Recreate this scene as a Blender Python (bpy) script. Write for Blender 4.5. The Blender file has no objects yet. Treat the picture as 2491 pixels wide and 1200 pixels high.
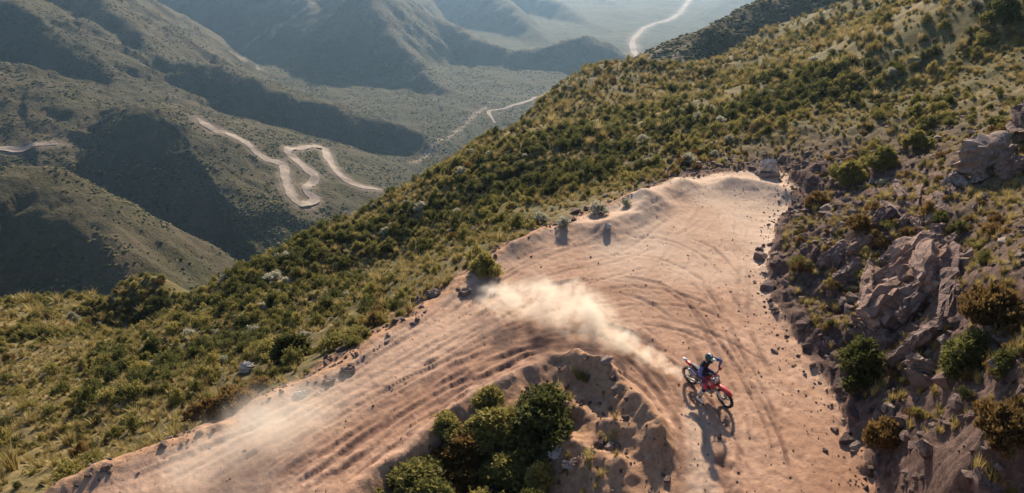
import bpy, bmesh, math, random
import numpy as np
from mathutils import Vector, Matrix, Quaternion

R = math.radians
random.seed(7)
rng = np.random.default_rng(11)
scene = bpy.context.scene
COL = scene.collection

# ------------------------------------------------------------------ camera, sky, sun, exposure
CAM_H, PITCH, FPX, PW, PH = 14.0, 25.0, 1660.0, 2491.0, 1200.0
cam_data = bpy.data.cameras.new('camera')
cam = bpy.data.objects.new('camera', cam_data)
COL.objects.link(cam)
cam.location = (0, 0, CAM_H)
cam.rotation_euler = (R(90 - PITCH), 0, 0)
cam_data.sensor_width = 36.0
cam_data.lens = 36.0 * FPX / PW
cam_data.clip_start = 0.5
cam_data.clip_end = 12000
scene.camera = cam

SUN_AZ, SUN_EL = 9.0, 27.0          # degrees right of the view direction / above the horizon
world = bpy.data.worlds.new('World')
scene.world = world
world.use_nodes = True
wn = world.node_tree
sky = wn.nodes.new('ShaderNodeTexSky')
sky.sky_type = 'NISHITA'
sky.sun_disc = False
sky.sun_elevation = R(SUN_EL)
sky.sun_rotation = R(SUN_AZ)
sky.altitude = 1500
sky.dust_density = 1.5
bg = wn.nodes['Background']
bg.inputs['Strength'].default_value = 0.07
wn.links.new(sky.outputs[0], bg.inputs[0])

sun_data = bpy.data.lights.new('sun', 'SUN')
sun_data.energy = 5.0
sun_data.angle = R(1.6)
sun_data.color = (1.0, 0.83, 0.62)
sun = bpy.data.objects.new('sun', sun_data)
COL.objects.link(sun)
sdir = Vector((math.sin(R(SUN_AZ)) * math.cos(R(SUN_EL)), math.cos(R(SUN_AZ)) * math.cos(R(SUN_EL)), math.sin(R(SUN_EL))))
sun.rotation_euler = sdir.to_track_quat('Z', 'Y').to_euler()

scene.view_settings.view_transform = 'Standard'
scene.view_settings.look = 'None'
scene.view_settings.exposure = 1.2
scene.view_settings.gamma = 1.0
scene.cycles.max_bounces = 6
scene.cycles.diffuse_bounces = 2
scene.cycles.transparent_max_bounces = 12
scene.cycles.volume_bounces = 1
scene.cycles.volume_step_rate = 1.0

# ------------------------------------------------------------------ small helpers
def ray(px, py):
    a = (px - PW / 2) / FPX
    u = (PH / 2 - py) / FPX
    c, s = math.cos(R(PITCH)), math.sin(R(PITCH))
    return np.array([a, c + u * s, -s + u * c])

def at_z(px, py, z=0.0):
    d = ray(px, py)
    t = (z - CAM_H) / d[2]
    return np.array([d[0] * t, d[1] * t, z])

def at_r(px, py, r):
    d = ray(px, py)
    t = r / math.hypot(d[0], d[1])
    return np.array([d[0] * t, d[1] * t, CAM_H + d[2] * t])

def sstep(a, b, x):
    t = np.clip((x - a) / (b - a), 0, 1)
    return t * t * (3 - 2 * t)

_perm = np.random.default_rng(5).permutation(512)
_perm = np.concatenate([_perm, _perm, _perm])
_ang = np.random.default_rng(6).uniform(0, 2 * np.pi, 512)
_gx, _gy = np.cos(_ang), np.sin(_ang)

def perlin(x, y, seed=0):
    x = np.asarray(x, float) + seed * 37.13
    y = np.asarray(y, float) + seed * 91.71
    xi = np.floor(x).astype(np.int64); yi = np.floor(y).astype(np.int64)
    xf, yf = x - xi, y - yi
    u = xf * xf * xf * (xf * (xf * 6 - 15) + 10)
    v = yf * yf * yf * (yf * (yf * 6 - 15) + 10)
    def g(ix, iy, dx, dy):
        k = _perm[(_perm[ix & 511] + iy) & 511]
        return _gx[k] * dx + _gy[k] * dy
    n00 = g(xi, yi, xf, yf); n10 = g(xi + 1, yi, xf - 1, yf)
    n01 = g(xi, yi + 1, xf, yf - 1); n11 = g(xi + 1, yi + 1, xf - 1, yf - 1)
    return 1.5 * ((n00 * (1 - u) + n10 * u) * (1 - v) + (n01 * (1 - u) + n11 * u) * v)

def fbm(x, y, oct=4, seed=0, gain=0.5):
    s, a = 0, 1.0
    for o in range(oct):
        s = s + a * perlin(x * 2 ** o, y * 2 ** o, seed + o)
        a *= gain
    return s

def ridged(x, y, oct=3, seed=0):
    s, a = 0, 1.0
    for o in range(oct):
        s = s + a * (1 - 2 * np.abs(perlin(x * 2 ** o, y * 2 ** o, seed + o)))
        a *= 0.5
    return s

def seg_dist(x, y, pts):
    """distance to a polyline, and arc length of the closest point"""
    best = np.full(np.shape(x), 1e9); sb = np.zeros(np.shape(x)); side = np.zeros(np.shape(x))
    acc = 0.0
    for (a, b) in zip(pts[:-1], pts[1:]):
        dx, dy = b[0] - a[0], b[1] - a[1]
        L = math.hypot(dx, dy) + 1e-9
        t = np.clip(((x - a[0]) * dx + (y - a[1]) * dy) / L ** 2, 0, 1)
        ex, ey = x - a[0] - t * dx, y - a[1] - t * dy
        d = np.hypot(ex, ey)
        m = d < best
        best = np.where(m, d, best)
        sb = np.where(m, acc + t * L, sb)
        side = np.where(m, np.sign(dx * ey - dy * ex), side)
        acc += L
    return best, sb, side

def in_poly(x, y, pts):
    c = np.zeros(np.shape(x), bool)
    n = len(pts)
    for i in range(n):
        x0, y0 = pts[i][0], pts[i][1]; x1, y1 = pts[(i + 1) % n][0], pts[(i + 1) % n][1]
        cond = ((y0 > y) != (y1 > y))
        xi = (x1 - x0) * (y - y0) / (y1 - y0 + 1e-12) + x0
        c ^= cond & (x < xi)
    return c

def smooth_line(pts, n=8):
    """Catmull-Rom through the points"""
    P = [np.array(p, float) for p in pts]
    P = [2 * P[0] - P[1]] + P + [2 * P[-1] - P[-2]]
    out = []
    for i in range(1, len(P) - 2):
        for k in range(n):
            t = k / n
            out.append(0.5 * (2 * P[i] + (P[i + 1] - P[i - 1]) * t + (2 * P[i - 1] - 5 * P[i] + 4 * P[i + 1] - P[i + 2]) * t * t
                              + (3 * P[i] - P[i - 1] - 3 * P[i + 1] + P[i + 2]) * t ** 3))
    out.append(P[-2])
    return out

def tag(o, label=None, cat=None, group=None, kind=None):
    if label: o['label'] = label
    if cat: o['category'] = cat
    if group: o['group'] = group
    if kind: o['kind'] = kind
    return o

def mesh_np(name, verts, quads):
    me = bpy.data.meshes.new(name)
    verts = np.asarray(verts, np.float32); quads = np.asarray(quads, np.int32)
    k = quads.shape[1]
    me.vertices.add(len(verts)); me.vertices.foreach_set('co', verts.ravel())
    me.loops.add(quads.size); me.loops.foreach_set('vertex_index', quads.ravel())
    me.polygons.add(len(quads))
    me.polygons.foreach_set('loop_start', np.arange(0, quads.size, k, dtype=np.int32))
    me.polygons.foreach_set('loop_total', np.full(len(quads), k, np.int32))
    me.update(calc_edges=True)
    return me

def add_attr(me, name, vals):
    a = me.attributes.new(name, 'FLOAT', 'POINT')
    a.data.foreach_set('value', np.asarray(vals, np.float32))

def link(name, me, mat=None, parent=None):
    o = bpy.data.objects.new(name, me)
    COL.objects.link(o)
    if mat is not None and me is not None and len(me.materials) == 0:
        me.materials.append(mat)
    o.parent = parent
    return o

# node helper --------------------------------------------------------
class NT:
    def __init__(self, name):
        self.mat = bpy.data.materials.new(name)
        self.mat.use_nodes = True
        self.t = self.mat.node_tree
        self.t.nodes.clear()
        self.out = self.t.nodes.new('ShaderNodeOutputMaterial')
    def n(self, typ, ins=None, **kw):
        nd = self.t.nodes.new(typ)
        for k, v in kw.items(): setattr(nd, k, v)
        for k, v in (ins or {}).items():
            s = nd.inputs[k]
            if isinstance(v, bpy.types.NodeSocket): self.t.links.new(v, s)
            else: s.default_value = v
        return nd
    def noise(self, scale, detail=4, rough=0.55, vec=None, dist=0.0, dim='3D'):
        nd = self.n('ShaderNodeTexNoise', {'Scale': scale, 'Detail': detail, 'Roughness': rough, 'Distortion': dist})
        self.t.links.new(vec if vec is not None else self.pos(), nd.inputs['Vector'])
        return nd.outputs['Fac']
    def pos(self):
        if not hasattr(self, '_g'): self._g = self.n('ShaderNodeNewGeometry')
        return self._g.outputs['Position']
    def attr(self, name):
        return self.n('ShaderNodeAttribute', attribute_name=name).outputs['Fac']
    def ramp(self, fac, stops, interp='LINEAR'):
        nd = self.n('ShaderNodeValToRGB', {'Fac': fac})
        r = nd.color_ramp; r.interpolation = interp
        while len(r.elements) < len(stops): r.elements.new(0.5)
        for e, (p, c) in zip(r.elements, stops):
            e.position = p; e.color = (c[0], c[1], c[2], 1)
        return nd.outputs['Color']
    def rng(self, v, a, b, c=0.0, d=1.0):
        return self.n('ShaderNodeMapRange', {'Value': v, 'From Min': a, 'From Max': b, 'To Min': c, 'To Max': d}).outputs[0]
    def math(self, op, a, b=0.0, clamp=False):
        nd = self.n('ShaderNodeMath', {0: a, 1: b}, operation=op, use_clamp=clamp)
        return nd.outputs[0]
    def mix(self, fac, a, b, blend='MIX'):
        nd = self.n('ShaderNodeMix', data_type='RGBA', blend_type=blend)
        for idx, v in ((0, fac), (6, a), (7, b)):
            s = nd.inputs[idx]
            if isinstance(v, bpy.types.NodeSocket): self.t.links.new(v, s)
            else: s.default_value = v if idx == 0 else (v[0], v[1], v[2], 1)
        return nd.outputs[2]
    def bump(self, h, strength, dist):
        return self.n('ShaderNodeBump', {'Height': h, 'Strength': strength, 'Distance': dist}).outputs[0]
    def finish(self, color, rough=0.9, normal=None, metallic=0.0, spec=0.2, translucent=None):
        p = self.n('ShaderNodeBsdfPrincipled', {'Roughness': rough, 'Metallic': metallic, 'Specular IOR Level': spec})
        s = p.inputs['Base Color']
        if isinstance(color, bpy.types.NodeSocket): self.t.links.new(color, s)
        else: s.default_value = (color[0], color[1], color[2], 1)
        if normal is not None: self.t.links.new(normal, p.inputs['Normal'])
        res = p.outputs[0]
        if translucent:
            tr = self.n('ShaderNodeBsdfTranslucent')
            if isinstance(color, bpy.types.NodeSocket): self.t.links.new(color, tr.inputs[0])
            else: tr.inputs[0].default_value = (color[0], color[1], color[2], 1)
            mx = self.n('ShaderNodeMixShader', {0: translucent})
            self.t.links.new(res, mx.inputs[1]); self.t.links.new(tr.outputs[0], mx.inputs[2])
            res = mx.outputs[0]
        self.t.links.new(res, self.out.inputs['Surface'])
        return self.mat

# ------------------------------------------------------------------ near hillside: heights
OUTER = [(60, 1290), (150, 1198), (330, 1125), (560, 1045), (690, 965), (850, 893), (1000, 785), (1130, 692), (1230, 625),
         (1330, 575), (1450, 525), (1580, 478), (1690, 436), (1800, 416), (1900, 420)]
RIGHT = [(1935, 470), (1885, 560), (1862, 640), (1880, 730), (1930, 830), (1985, 910), (2040, 1000), (2090, 1100), (2140, 1210), (2200, 1400), (2240, 1600)]
INNER = [(1640, 1600), (1640, 1400), (1645, 1200), (1630, 1080), (1570, 1000), (1500, 930), (1440, 890), (1350, 885), (1260, 915), (1160, 968),
         (1080, 1030), (985, 1105), (880, 1195), (760, 1310)]
def pz(lst, z=0.0): return [at_z(a, b, z)[:2] for a, b in lst]
outer_w, right_w, inner_w = pz(OUTER), pz(RIGHT), pz(INNER)
road_poly = outer_w + right_w + inner_w

ctrl = []
for p in OUTER[1:] + RIGHT + INNER: ctrl.append(at_z(*p))
for p in [(400, 1180), (700, 1100), (1000, 950), (1250, 780), (1500, 680), (1700, 600), (1750, 480), (1700, 800), (1850, 1000), (1850, 1150), (1900, 1400), (560, 1180)]:
    ctrl.append(at_z(*p))
for px, py, z in [(1500, 1120, -.1), (1300, 1100, -.5), (1150, 1120, -.7), (1050, 1190, -.8), (1300, 1250, -.8), (1500, 1300, -.4), (1200, 1400, -1.2)]:
    ctrl.append(at_z(px, py, z))
# visible slopes: (px, py, horizontal range)
SIL = [(2120, 0, 150), (2000, 38, 142), (1900, 66, 136), (1800, 106, 130), (1700, 150, 124), (1600, 168, 120), (1500, 165, 116), (1400, 196, 110), (1330, 225, 100), (1260, 292, 90), (1100, 394, 78), (970, 466, 69), (800, 562, 62), (690, 600, 59), (600, 650, 57), (470, 718, 57)]
SILE = [(-300, 740, 95), (-120, 730, 94), (0, 726, 92), (200, 722, 88), (320, 735, 82), (420, 702, 78)]
SLOPE = [(1300, 400, 53), (1000, 650, 38), (700, 800, 33), (300, 950, 33), (50, 1100, 31), (-200, 1150, 30), (50, 800, 62), (-200, 850, 60), (350, 800, 57),
         (1500, 350, 55), (1150, 520, 46), (850, 650, 46), (600, 780, 40), (480, 860, 38), (180, 870, 45), (400, 1050, 24.5), (560, 970, 25),
         (850, 780, 28), (1550, 420, 47), (200, 1170, 22),
         (-250, 775, 72), (-120, 772, 72), (0, 768, 73), (120, 764, 73), (243, 760, 73), (340, 768, 70), (420, 742, 69), (120, 742, 80), (243, 742, 80), (0, 745, 81), (-120, 748, 81),
         (1450, 260, 78), (1650, 200, 90), (1650, 300, 58), (1750, 380, 47), (1900, 300, 52), (2000, 400, 43), (2050, 440, 40), (1960, 430, 41.5),
         (2100, 200, 60), (2200, 300, 49), (2350, 350, 42), (2450, 200, 51), (2400, 20, 64), (2200, 0, 84), (2000, 80, 112), (1800, 150, 104), (2300, 100, 62),
         (2100, 30, 112), (1900, 100, 112), (2600, 150, 50), (2600, 20, 60), (2350, -80, 85),
         # cut bank on the right
         (2000, 640, 29.0), (1990, 760, 26.0), (2060, 880, 22.8), (2120, 1000, 20.2), (2190, 1120, 17.9), (2260, 1300, 15.0),
         (2100, 560, 30.5), (2200, 640, 28.0), (2180, 480, 34.0), (2300, 440, 34.5), (2400, 400, 35.5), (2480, 330, 38), (2380, 560, 28.0), (2450, 620, 24.0),
         (2300, 760, 22.9), (2200, 830, 23.0), (2450, 900, 18.2), (2250, 1000, 19.2), (2350, 1100, 16.0), (2450, 1150, 15.2), (2600, 900, 18), (2600, 600, 22.5), (2700, 1150, 16), (2400, 1400, 12.6)]
for px, py, r in SIL + SILE + SLOPE: ctrl.append(at_r(px, py, r))
for px, py, r in SIL:
    p = at_r(px, py, r); k = (p[2] - CAM_H) / r
    for m, drop in ((1.16, .05), (1.4, .17), (2.0, .5)):
        ctrl.append(np.array([p[0] * m, p[1] * m, max(CAM_H + k * r * m - drop * r, -235)]))
for px, py, r in SILE:
    p = at_r(px, py, r); k = (p[2] - CAM_H) / r
    for m, drop in ((1.2, .07), (1.5, .25), (2.2, .55)):
        ctrl.append(np.array([p[0] * m, p[1] * m, max(CAM_H + k * r * m - drop * r, -225)]))
# the hill keeps rising out of the frame on the right; the ground below the camera
for x, y, z in [(90, 60, 24), (70, 20, 20), (150, 140, 30), (140, 200, 16), (60, 185, -28), (0, 9, -2.0), (-10, 8, -4), (10, 9, 0), (-30, 5, -8), (25, 5, 4.5), (40, 15, 10), (-80, 20, -22), (-140, 60, -45), (-160, 120, -80), (95, 215, -18), (30, 210, -55)]:
    ctrl.append(np.array([x, y, z], float))
ctrl = np.array(ctrl)

def logpol(x, y):
    return np.arctan2(x, y), 0.5 * np.log(x * x + y * y + 1e-9)
cu, cv = logpol(ctrl[:, 0], ctrl[:, 1])
def tps_k(d2): return np.where(d2 > 1e-14, 0.5 * d2 * np.log(d2 + 1e-14), 0)
N = len(ctrl)
A = np.zeros((N + 3, N + 3))
A[:N, :N] = tps_k((cu[:, None] - cu[None]) ** 2 + (cv[:, None] - cv[None]) ** 2) + np.eye(N) * 2e-5
A[:N, N] = 1; A[:N, N + 1] = cu; A[:N, N + 2] = cv; A[N:, :N] = A[:N, N:].T
W = np.linalg.solve(A, np.concatenate([ctrl[:, 2], [0, 0, 0]]))

def tps_eval(x, y):
    u, v = logpol(x, y)
    s = W[N] + W[N + 1] * u + W[N + 2] * v
    for i in range(N):
        s = s + W[i] * tps_k((u - cu[i]) ** 2 + (v - cv[i]) ** 2)
    return s

# wheel tracks on the road, drawn on the plan of the ground (z = 0)
def wl(pts): return [p[:2] for p in smooth_line([at_z(a, b) for a, b in pts], 4)]
TRACKS = [  # points, half width, depth
    ([(1650, 880), (1600, 850), (1530, 812), (1450, 790), (1380, 790)], .17, .10),
    ([(1880, 895), (1800, 848), (1720, 808), (1650, 785), (1560, 770), (1460, 775)], .10, .05),
    ([(1780, 860), (1700, 822), (1640, 800), (1560, 790), (1490, 792)], .09, .04),
    ([(1790, 800), (1720, 760), (1640, 745), (1540, 742), (1440, 752), (1300, 790)], .09, .04),
    ([(1760, 760), (1650, 716), (1560, 700), (1470, 705), (1330, 740)], .09, .04),
    ([(640, 1190), (800, 1075), (900, 1010), (1050, 928), (1150, 875), (1290, 838), (1440, 830)], .16, .09),
    ([(1060, 940), (1180, 895), (1260, 858), (1340, 842), (1440, 838)], .15, .10),
    ([(560, 1190), (760, 1050), (900, 975), (1060, 895), (1180, 840), (1330, 800)], .10, .05),
    ([(700, 1195), (850, 1095), (960, 1020), (1080, 950), (1200, 890)], .12, .06),
    ([(480, 1195), (700, 1050), (900, 925), (1100, 810), (1290, 690), (1500, 620), (1650, 520)], .10, .035),
    ([(380, 1190), (600, 1070), (800, 945), (1000, 820), (1180, 705), (1350, 620), (1560, 530), (1690, 470)], .10, .035),
    ([(760, 1195), (880, 1110), (1000, 1040), (1120, 965), (1230, 912), (1330, 885)], .08, .05),
    ([(820, 1195), (960, 1085), (1060, 1010), (1150, 950), (1250, 900)], .06, .04),
    ([(1725, 1290), (1725, 1150), (1715, 1050), (1690, 985), (1660, 930)], .15, .05),
    ([(1680, 1290), (1685, 1180), (1680, 1080), (1665, 1010)], .12, .04),
    ([(1655, 1290), (1652, 1200), (1640, 1110), (1600, 1040)], .20, .17),
    ([(1765, 1290), (1762, 1190), (1752, 1110), (1745, 1060)], .18, .14),
    ([(1790, 1290), (1800, 1150), (1790, 1050), (1770, 980)], .10, .02),
    ([(1560, 690), (1620, 620), (1680, 540), (1730, 470)], .10, .03),
    ([(1640, 700), (1690, 620), (1740, 540), (1780, 470)], .10, .03),
    ([(1790, 760), (1800, 660), (1790, 570), (1790, 480)], .10, .03),
    ([(1820, 790), (1822, 690), (1815, 600), (1830, 520)], .09, .03),
    ([(1400, 700), (1560, 655), (1680, 640), (1790, 600)], .09, .03),
    ([(1350, 660), (1500, 635), (1620, 590), (1730, 520)], .09, .03),
    ([(1280, 640), (1420, 600), (1560, 560), (1660, 500)], .12, .04),
    ([(1230, 880), (1340, 850), (1500, 850), (1590, 900), (1620, 960)], .10, .04),
    ([(1380, 930), (1460, 905), (1530, 925), (1590, 985), (1625, 1060)], .09, .05),
]
_tr = random.Random(3)
def _arc(pts, n=60):
    P = np.array(smooth_line([(a, b, 0) for a, b in pts], 6))[:, :2]
    L = np.concatenate([[0], np.cumsum(np.hypot(*np.diff(P, axis=0).T))]); q = np.linspace(0, L[-1], n)
    return np.stack([np.interp(q, L, P[:, 0]), np.interp(q, L, P[:, 1])], 1)
_wo = _arc([(150, 1198), (330, 1125), (690, 965), (1000, 785), (1230, 625), (1450, 560), (1640, 540), (1780, 600), (1850, 720), (1930, 860), (2010, 1000), (2060, 1210)])
_wi = _arc([(880, 1195), (985, 1105), (1160, 968), (1350, 885), (1440, 880), (1540, 960), (1620, 1060), (1650, 1210)])
FLOW = []
for _ in range(46):
    f0 = _tr.uniform(.06, .94); f1 = min(.96, max(.05, f0 + _tr.gauss(0, .16))); a = _tr.randint(0, 40); b = min(59, a + _tr.randint(12, 34))
    k = np.arange(a, b, 3); f = f0 + (f1 - f0) * (k - a) / max(1, b - a)
    FLOW.append(([tuple(_wi[q] * (1 - ff) + _wo[q] * ff) for q, ff in zip(k, f)], _tr.uniform(.05, .10), _tr.uniform(.035, .07)))
for i in range(len(TRACKS)):
    p, w, d = TRACKS[i]
    for _ in range(4 if 5 <= i <= 12 else 2):
        ox, oy = _tr.uniform(-26, 26), _tr.uniform(-30, 30)
        TRACKS.append(([(a + ox, b + oy) for a, b in p], w * _tr.uniform(.4, .8), d * _tr.uniform(.3, .75)))

TRACKS += [t for t in FLOW if len(t[0]) > 3]
GR_R0, GR_R1, GR_NR, GR_P0, GR_P1, GR_NP = 8.0, 262.0, 780, R(-56), R(52), 820
gv = np.linspace(math.log(GR_R0), math.log(GR_R1), GR_NR)
gu = np.linspace(GR_P0, GR_P1, GR_NP)
GU, GV = np.meshgrid(gu, gv)            # rows = range, columns = azimuth
GX, GY = np.exp(GV) * np.sin(GU), np.exp(GV) * np.cos(GU)
def upsample(c, nr, nc):
    """cubic up-sampling of a coarse grid to nr x nc"""
    def axis0(a, n):
        m = a.shape[0]
        p = np.linspace(0, m - 1, n); i = np.clip(p.astype(int), 0, m - 2); t = (p - i)[:, None]
        g = lambda k: a[np.clip(i + k, 0, m - 1)]
        p0, p1, p2, p3 = g(-1), g(0), g(1), g(2)
        return .5 * (2 * p1 + (p2 - p0) * t + (2 * p0 - 5 * p1 + 4 * p2 - p3) * t * t + (3 * p1 - p0 - 3 * p2 + p3) * t ** 3)
    return axis0(axis0(c, nr).T, nc).T
_cu, _cv = np.meshgrid(np.linspace(GR_P0, GR_P1, 240), np.linspace(math.log(GR_R0), math.log(GR_R1), 240))
base = upsample(tps_eval(np.exp(_cv) * np.sin(_cu), np.exp(_cv) * np.cos(_cu)), GR_NR, GR_NP)

inside = in_poly(GX, GY, road_poly)
dbound, _, _ = seg_dist(GX, GY, road_poly + [road_poly[0]])
sd = np.where(inside, dbound, -dbound)          # >0 on the road
sdw = sd + 0.22 * fbm(GX * .5, GY * .5, 3, 3) + .05 * fbm(GX * 2.2, GY * 2.2, 2, 9)
d_out, s_out, _ = seg_dist(GX, GY, outer_w)
d_in, s_in, _ = seg_dist(GX, GY, inner_w[6:])
d_rt, s_rt, _ = seg_dist(GX, GY, right_w)
rr0 = np.hypot(GX, GY)
near = sstep(75, 45, rr0)

roadz = 0.06 * fbm(GX * .22, GY * .22, 3, 21)
H = base * (1 - sstep(-.6, .5, sdw)) + roadz * sstep(-.6, .5, sdw)
# earth bank along the outer edge, ragged
berm = (0.20 + .16 * fbm(s_out * .22, s_out * 0, 3, 31)) * (1 - .6 * sstep(34, 40, rr0)) * np.exp(-((sd + .25) / .55) ** 2) * (d_out < 2.5)
berm *= (d_in > 1.0)
H += berm * near
# low lip and drop along the inner edge of the lower leg
lip = .16 * np.exp(-((sdw - .15) / .25) ** 2) * (d_in < 1.2) - .18 * sstep(.1, -.7, sdw) * np.exp(-np.abs(sdw + .6) / .8) * (d_in < 2.2)
H += lip
# rubble foot along the right-hand cut
H += np.clip(.15 + .18 * fbm(GX * .9, GY * .9, 3, 41), 0, 1) * np.exp(-((sdw + .7) / .8) ** 2) * (d_rt < 3)
# spoil heap on the inside of the bend
def mound(pts, h, w, asym=1.0, rgh=.35):
    global H
    L = [p[:2] for p in smooth_line([at_z(*p) for p in pts], 5)]
    La = np.array(L); g = w * 4
    m = (GX > La[:, 0].min() - g) & (GX < La[:, 0].max() + g) & (GY > La[:, 1].min() - g) & (GY < La[:, 1].max() + g)
    x, y = GX[m], GY[m]
    d, s, side = seg_dist(x, y, L)
    ww = np.where(side > 0, w, w * asym)
    H[m] += h * (1 + rgh * fbm(x * 1.1, y * 1.1, 3, 51)) * np.exp(-(d / ww) ** 1.6)
mound([(1405, 905), (1450, 925), (1520, 985), (1575, 1050), (1600, 1085)], .85, .55, .8)
mound([(1370, 985), (1440, 1015), (1510, 1065)], .45, .40, .8)
mound([(1350, 1075), (1430, 1095), (1500, 1140)], .4, .5)
# heaps at the lookout end of the road
mound([(1470, 565), (1540, 535), (1585, 505)], .55, 1.0, 1, .12)
mound([(1560, 500), (1625, 475), (1660, 460)], .6, 1.0, 1, .12)
mound([(1775, 455), (1850, 465), (1905, 480)], .6, 1.2, 1, .12)
mound([(1250, 610), (1330, 580), (1400, 560)], .3, .8, 1, .12)
# wheel ruts
soil = np.zeros_like(H)
m_road = (sd > -0.8) & (np.hypot(GX, GY) < 60)
xr, yr = GX[m_road], GY[m_road]
rut = np.zeros(xr.shape); ds = np.zeros(xr.shape)
wob = .05 * perlin(xr * 1.3, yr * 1.3, 61) + .02 * perlin(xr * 5, yr * 5, 64)
for pts, w, dep in TRACKS:
    L = wl(pts)
    La = np.array(L)
    bx = np.nonzero((xr > La[:, 0].min() - .9) & (xr < La[:, 0].max() + .9) & (yr > La[:, 1].min() - .9) & (yr < La[:, 1].max() + .9))[0]
    if len(bx) == 0: continue
    d, s, _ = seg_dist(xr[bx], yr[bx], L)
    d = np.abs(d + wob[bx])
    tot = sum(math.hypot(b[0] - a[0], b[1] - a[1]) for a, b in zip(L[:-1], L[1:]))
    fade = sstep(0, 1.2, s) * sstep(tot, tot - 1.2, s) * np.clip(.62 + 1.1 * perlin(s * .5, s * 0 + w * 50, 62) + .5 * perlin(s * 2.1, s * 0 + w * 90, 63), .05, 1.3)
    rut[bx] += .7 * (-dep * np.exp(-(d / w) ** 2) + .55 * dep * np.exp(-((d - 1.9 * w) / (.7 * w)) ** 2)) * fade
    ds[bx] = np.maximum(ds[bx], np.exp(-(d / (w * 1.15)) ** 2) * fade * min(1, dep / .06))
fd = sstep(-.4, .6, sdw[m_road])
H[m_road] += rut * fd
soil[m_road] = ds * fd
# fine relief
off = 1 - sstep(-.5, .4, sdw)
rr = np.hypot(GX, GY)
H += off * (.16 * fbm(GX * .8, GY * .8, 4, 71) * near + .5 * fbm(GX * .11, GY * .11, 4, 72) * sstep(0, -6, sd) + .8 * (fbm(GX * .045, GY * .045, 3, 73) - .5) * sstep(-6, -25, sd))
H += off * sstep(70, 130, rr) * .7 * (ridged(GX * .03, GY * .03, 3, 74) - 1.5)
bank = np.exp(-((GX * 0 + d_rt) / 9.0) ** 2) * off * (GX > 8) * sstep(-60, -40, -np.hypot(GX, GY))
# broken strata in the cut bank
strat = GX * .55 + GY * .35 + H * 1.2 + .8 * fbm(GX * .35, GY * .35, 3, 81)
H += bank * (.22 * (np.abs((strat * .55) % 1 - .5) * 2 - .5) + .10 * ridged(GX * .5, GY * .5, 4, 82) + .10 * fbm(GX * 2, GY * 2, 3, 83) + .07 * ridged(GX * 3.5, GY * 3.5, 3, 84))
H += (1 - off) * (.014 * fbm(GX * 5, GY * 5, 3, 91, .7) + .018 * fbm(GX * 1.7, GY * 1.7, 3, 92)) * near
HN = H

def near_h(x, y, grid=None):
    """bilinear look-up on the near grid"""
    grid = HN if grid is None else grid
    u, v = logpol(np.asarray(x, float), np.asarray(y, float))
    a = np.clip((u - GR_P0) / (GR_P1 - GR_P0) * (GR_NP - 1), 0, GR_NP - 1.001)
    b = np.clip((v - math.log(GR_R0)) / (math.log(GR_R1) - math.log(GR_R0)) * (GR_NR - 1), 0, GR_NR - 1.001)
    i, j = a.astype(int), b.astype(int); f, g = a - i, b - j
    return (grid[j, i] * (1 - f) + grid[j, i + 1] * f) * (1 - g) + (grid[j + 1, i] * (1 - f) + grid[j + 1, i + 1] * f) * g

def on_near(px, py, rmax=255):
    d = ray(px, py)
    k = math.hypot(d[0], d[1])
    t = np.exp(np.linspace(math.log(9.5), math.log(rmax), 1500)) / k
    x, y, z = d[0] * t, d[1] * t, CAM_H + d[2] * t
    hit = np.nonzero(z < near_h(x, y))[0]
    if len(hit) == 0: return None
    i = hit[0]
    return np.array([x[i], y[i], float(near_h(x[i], y[i]))])

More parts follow.
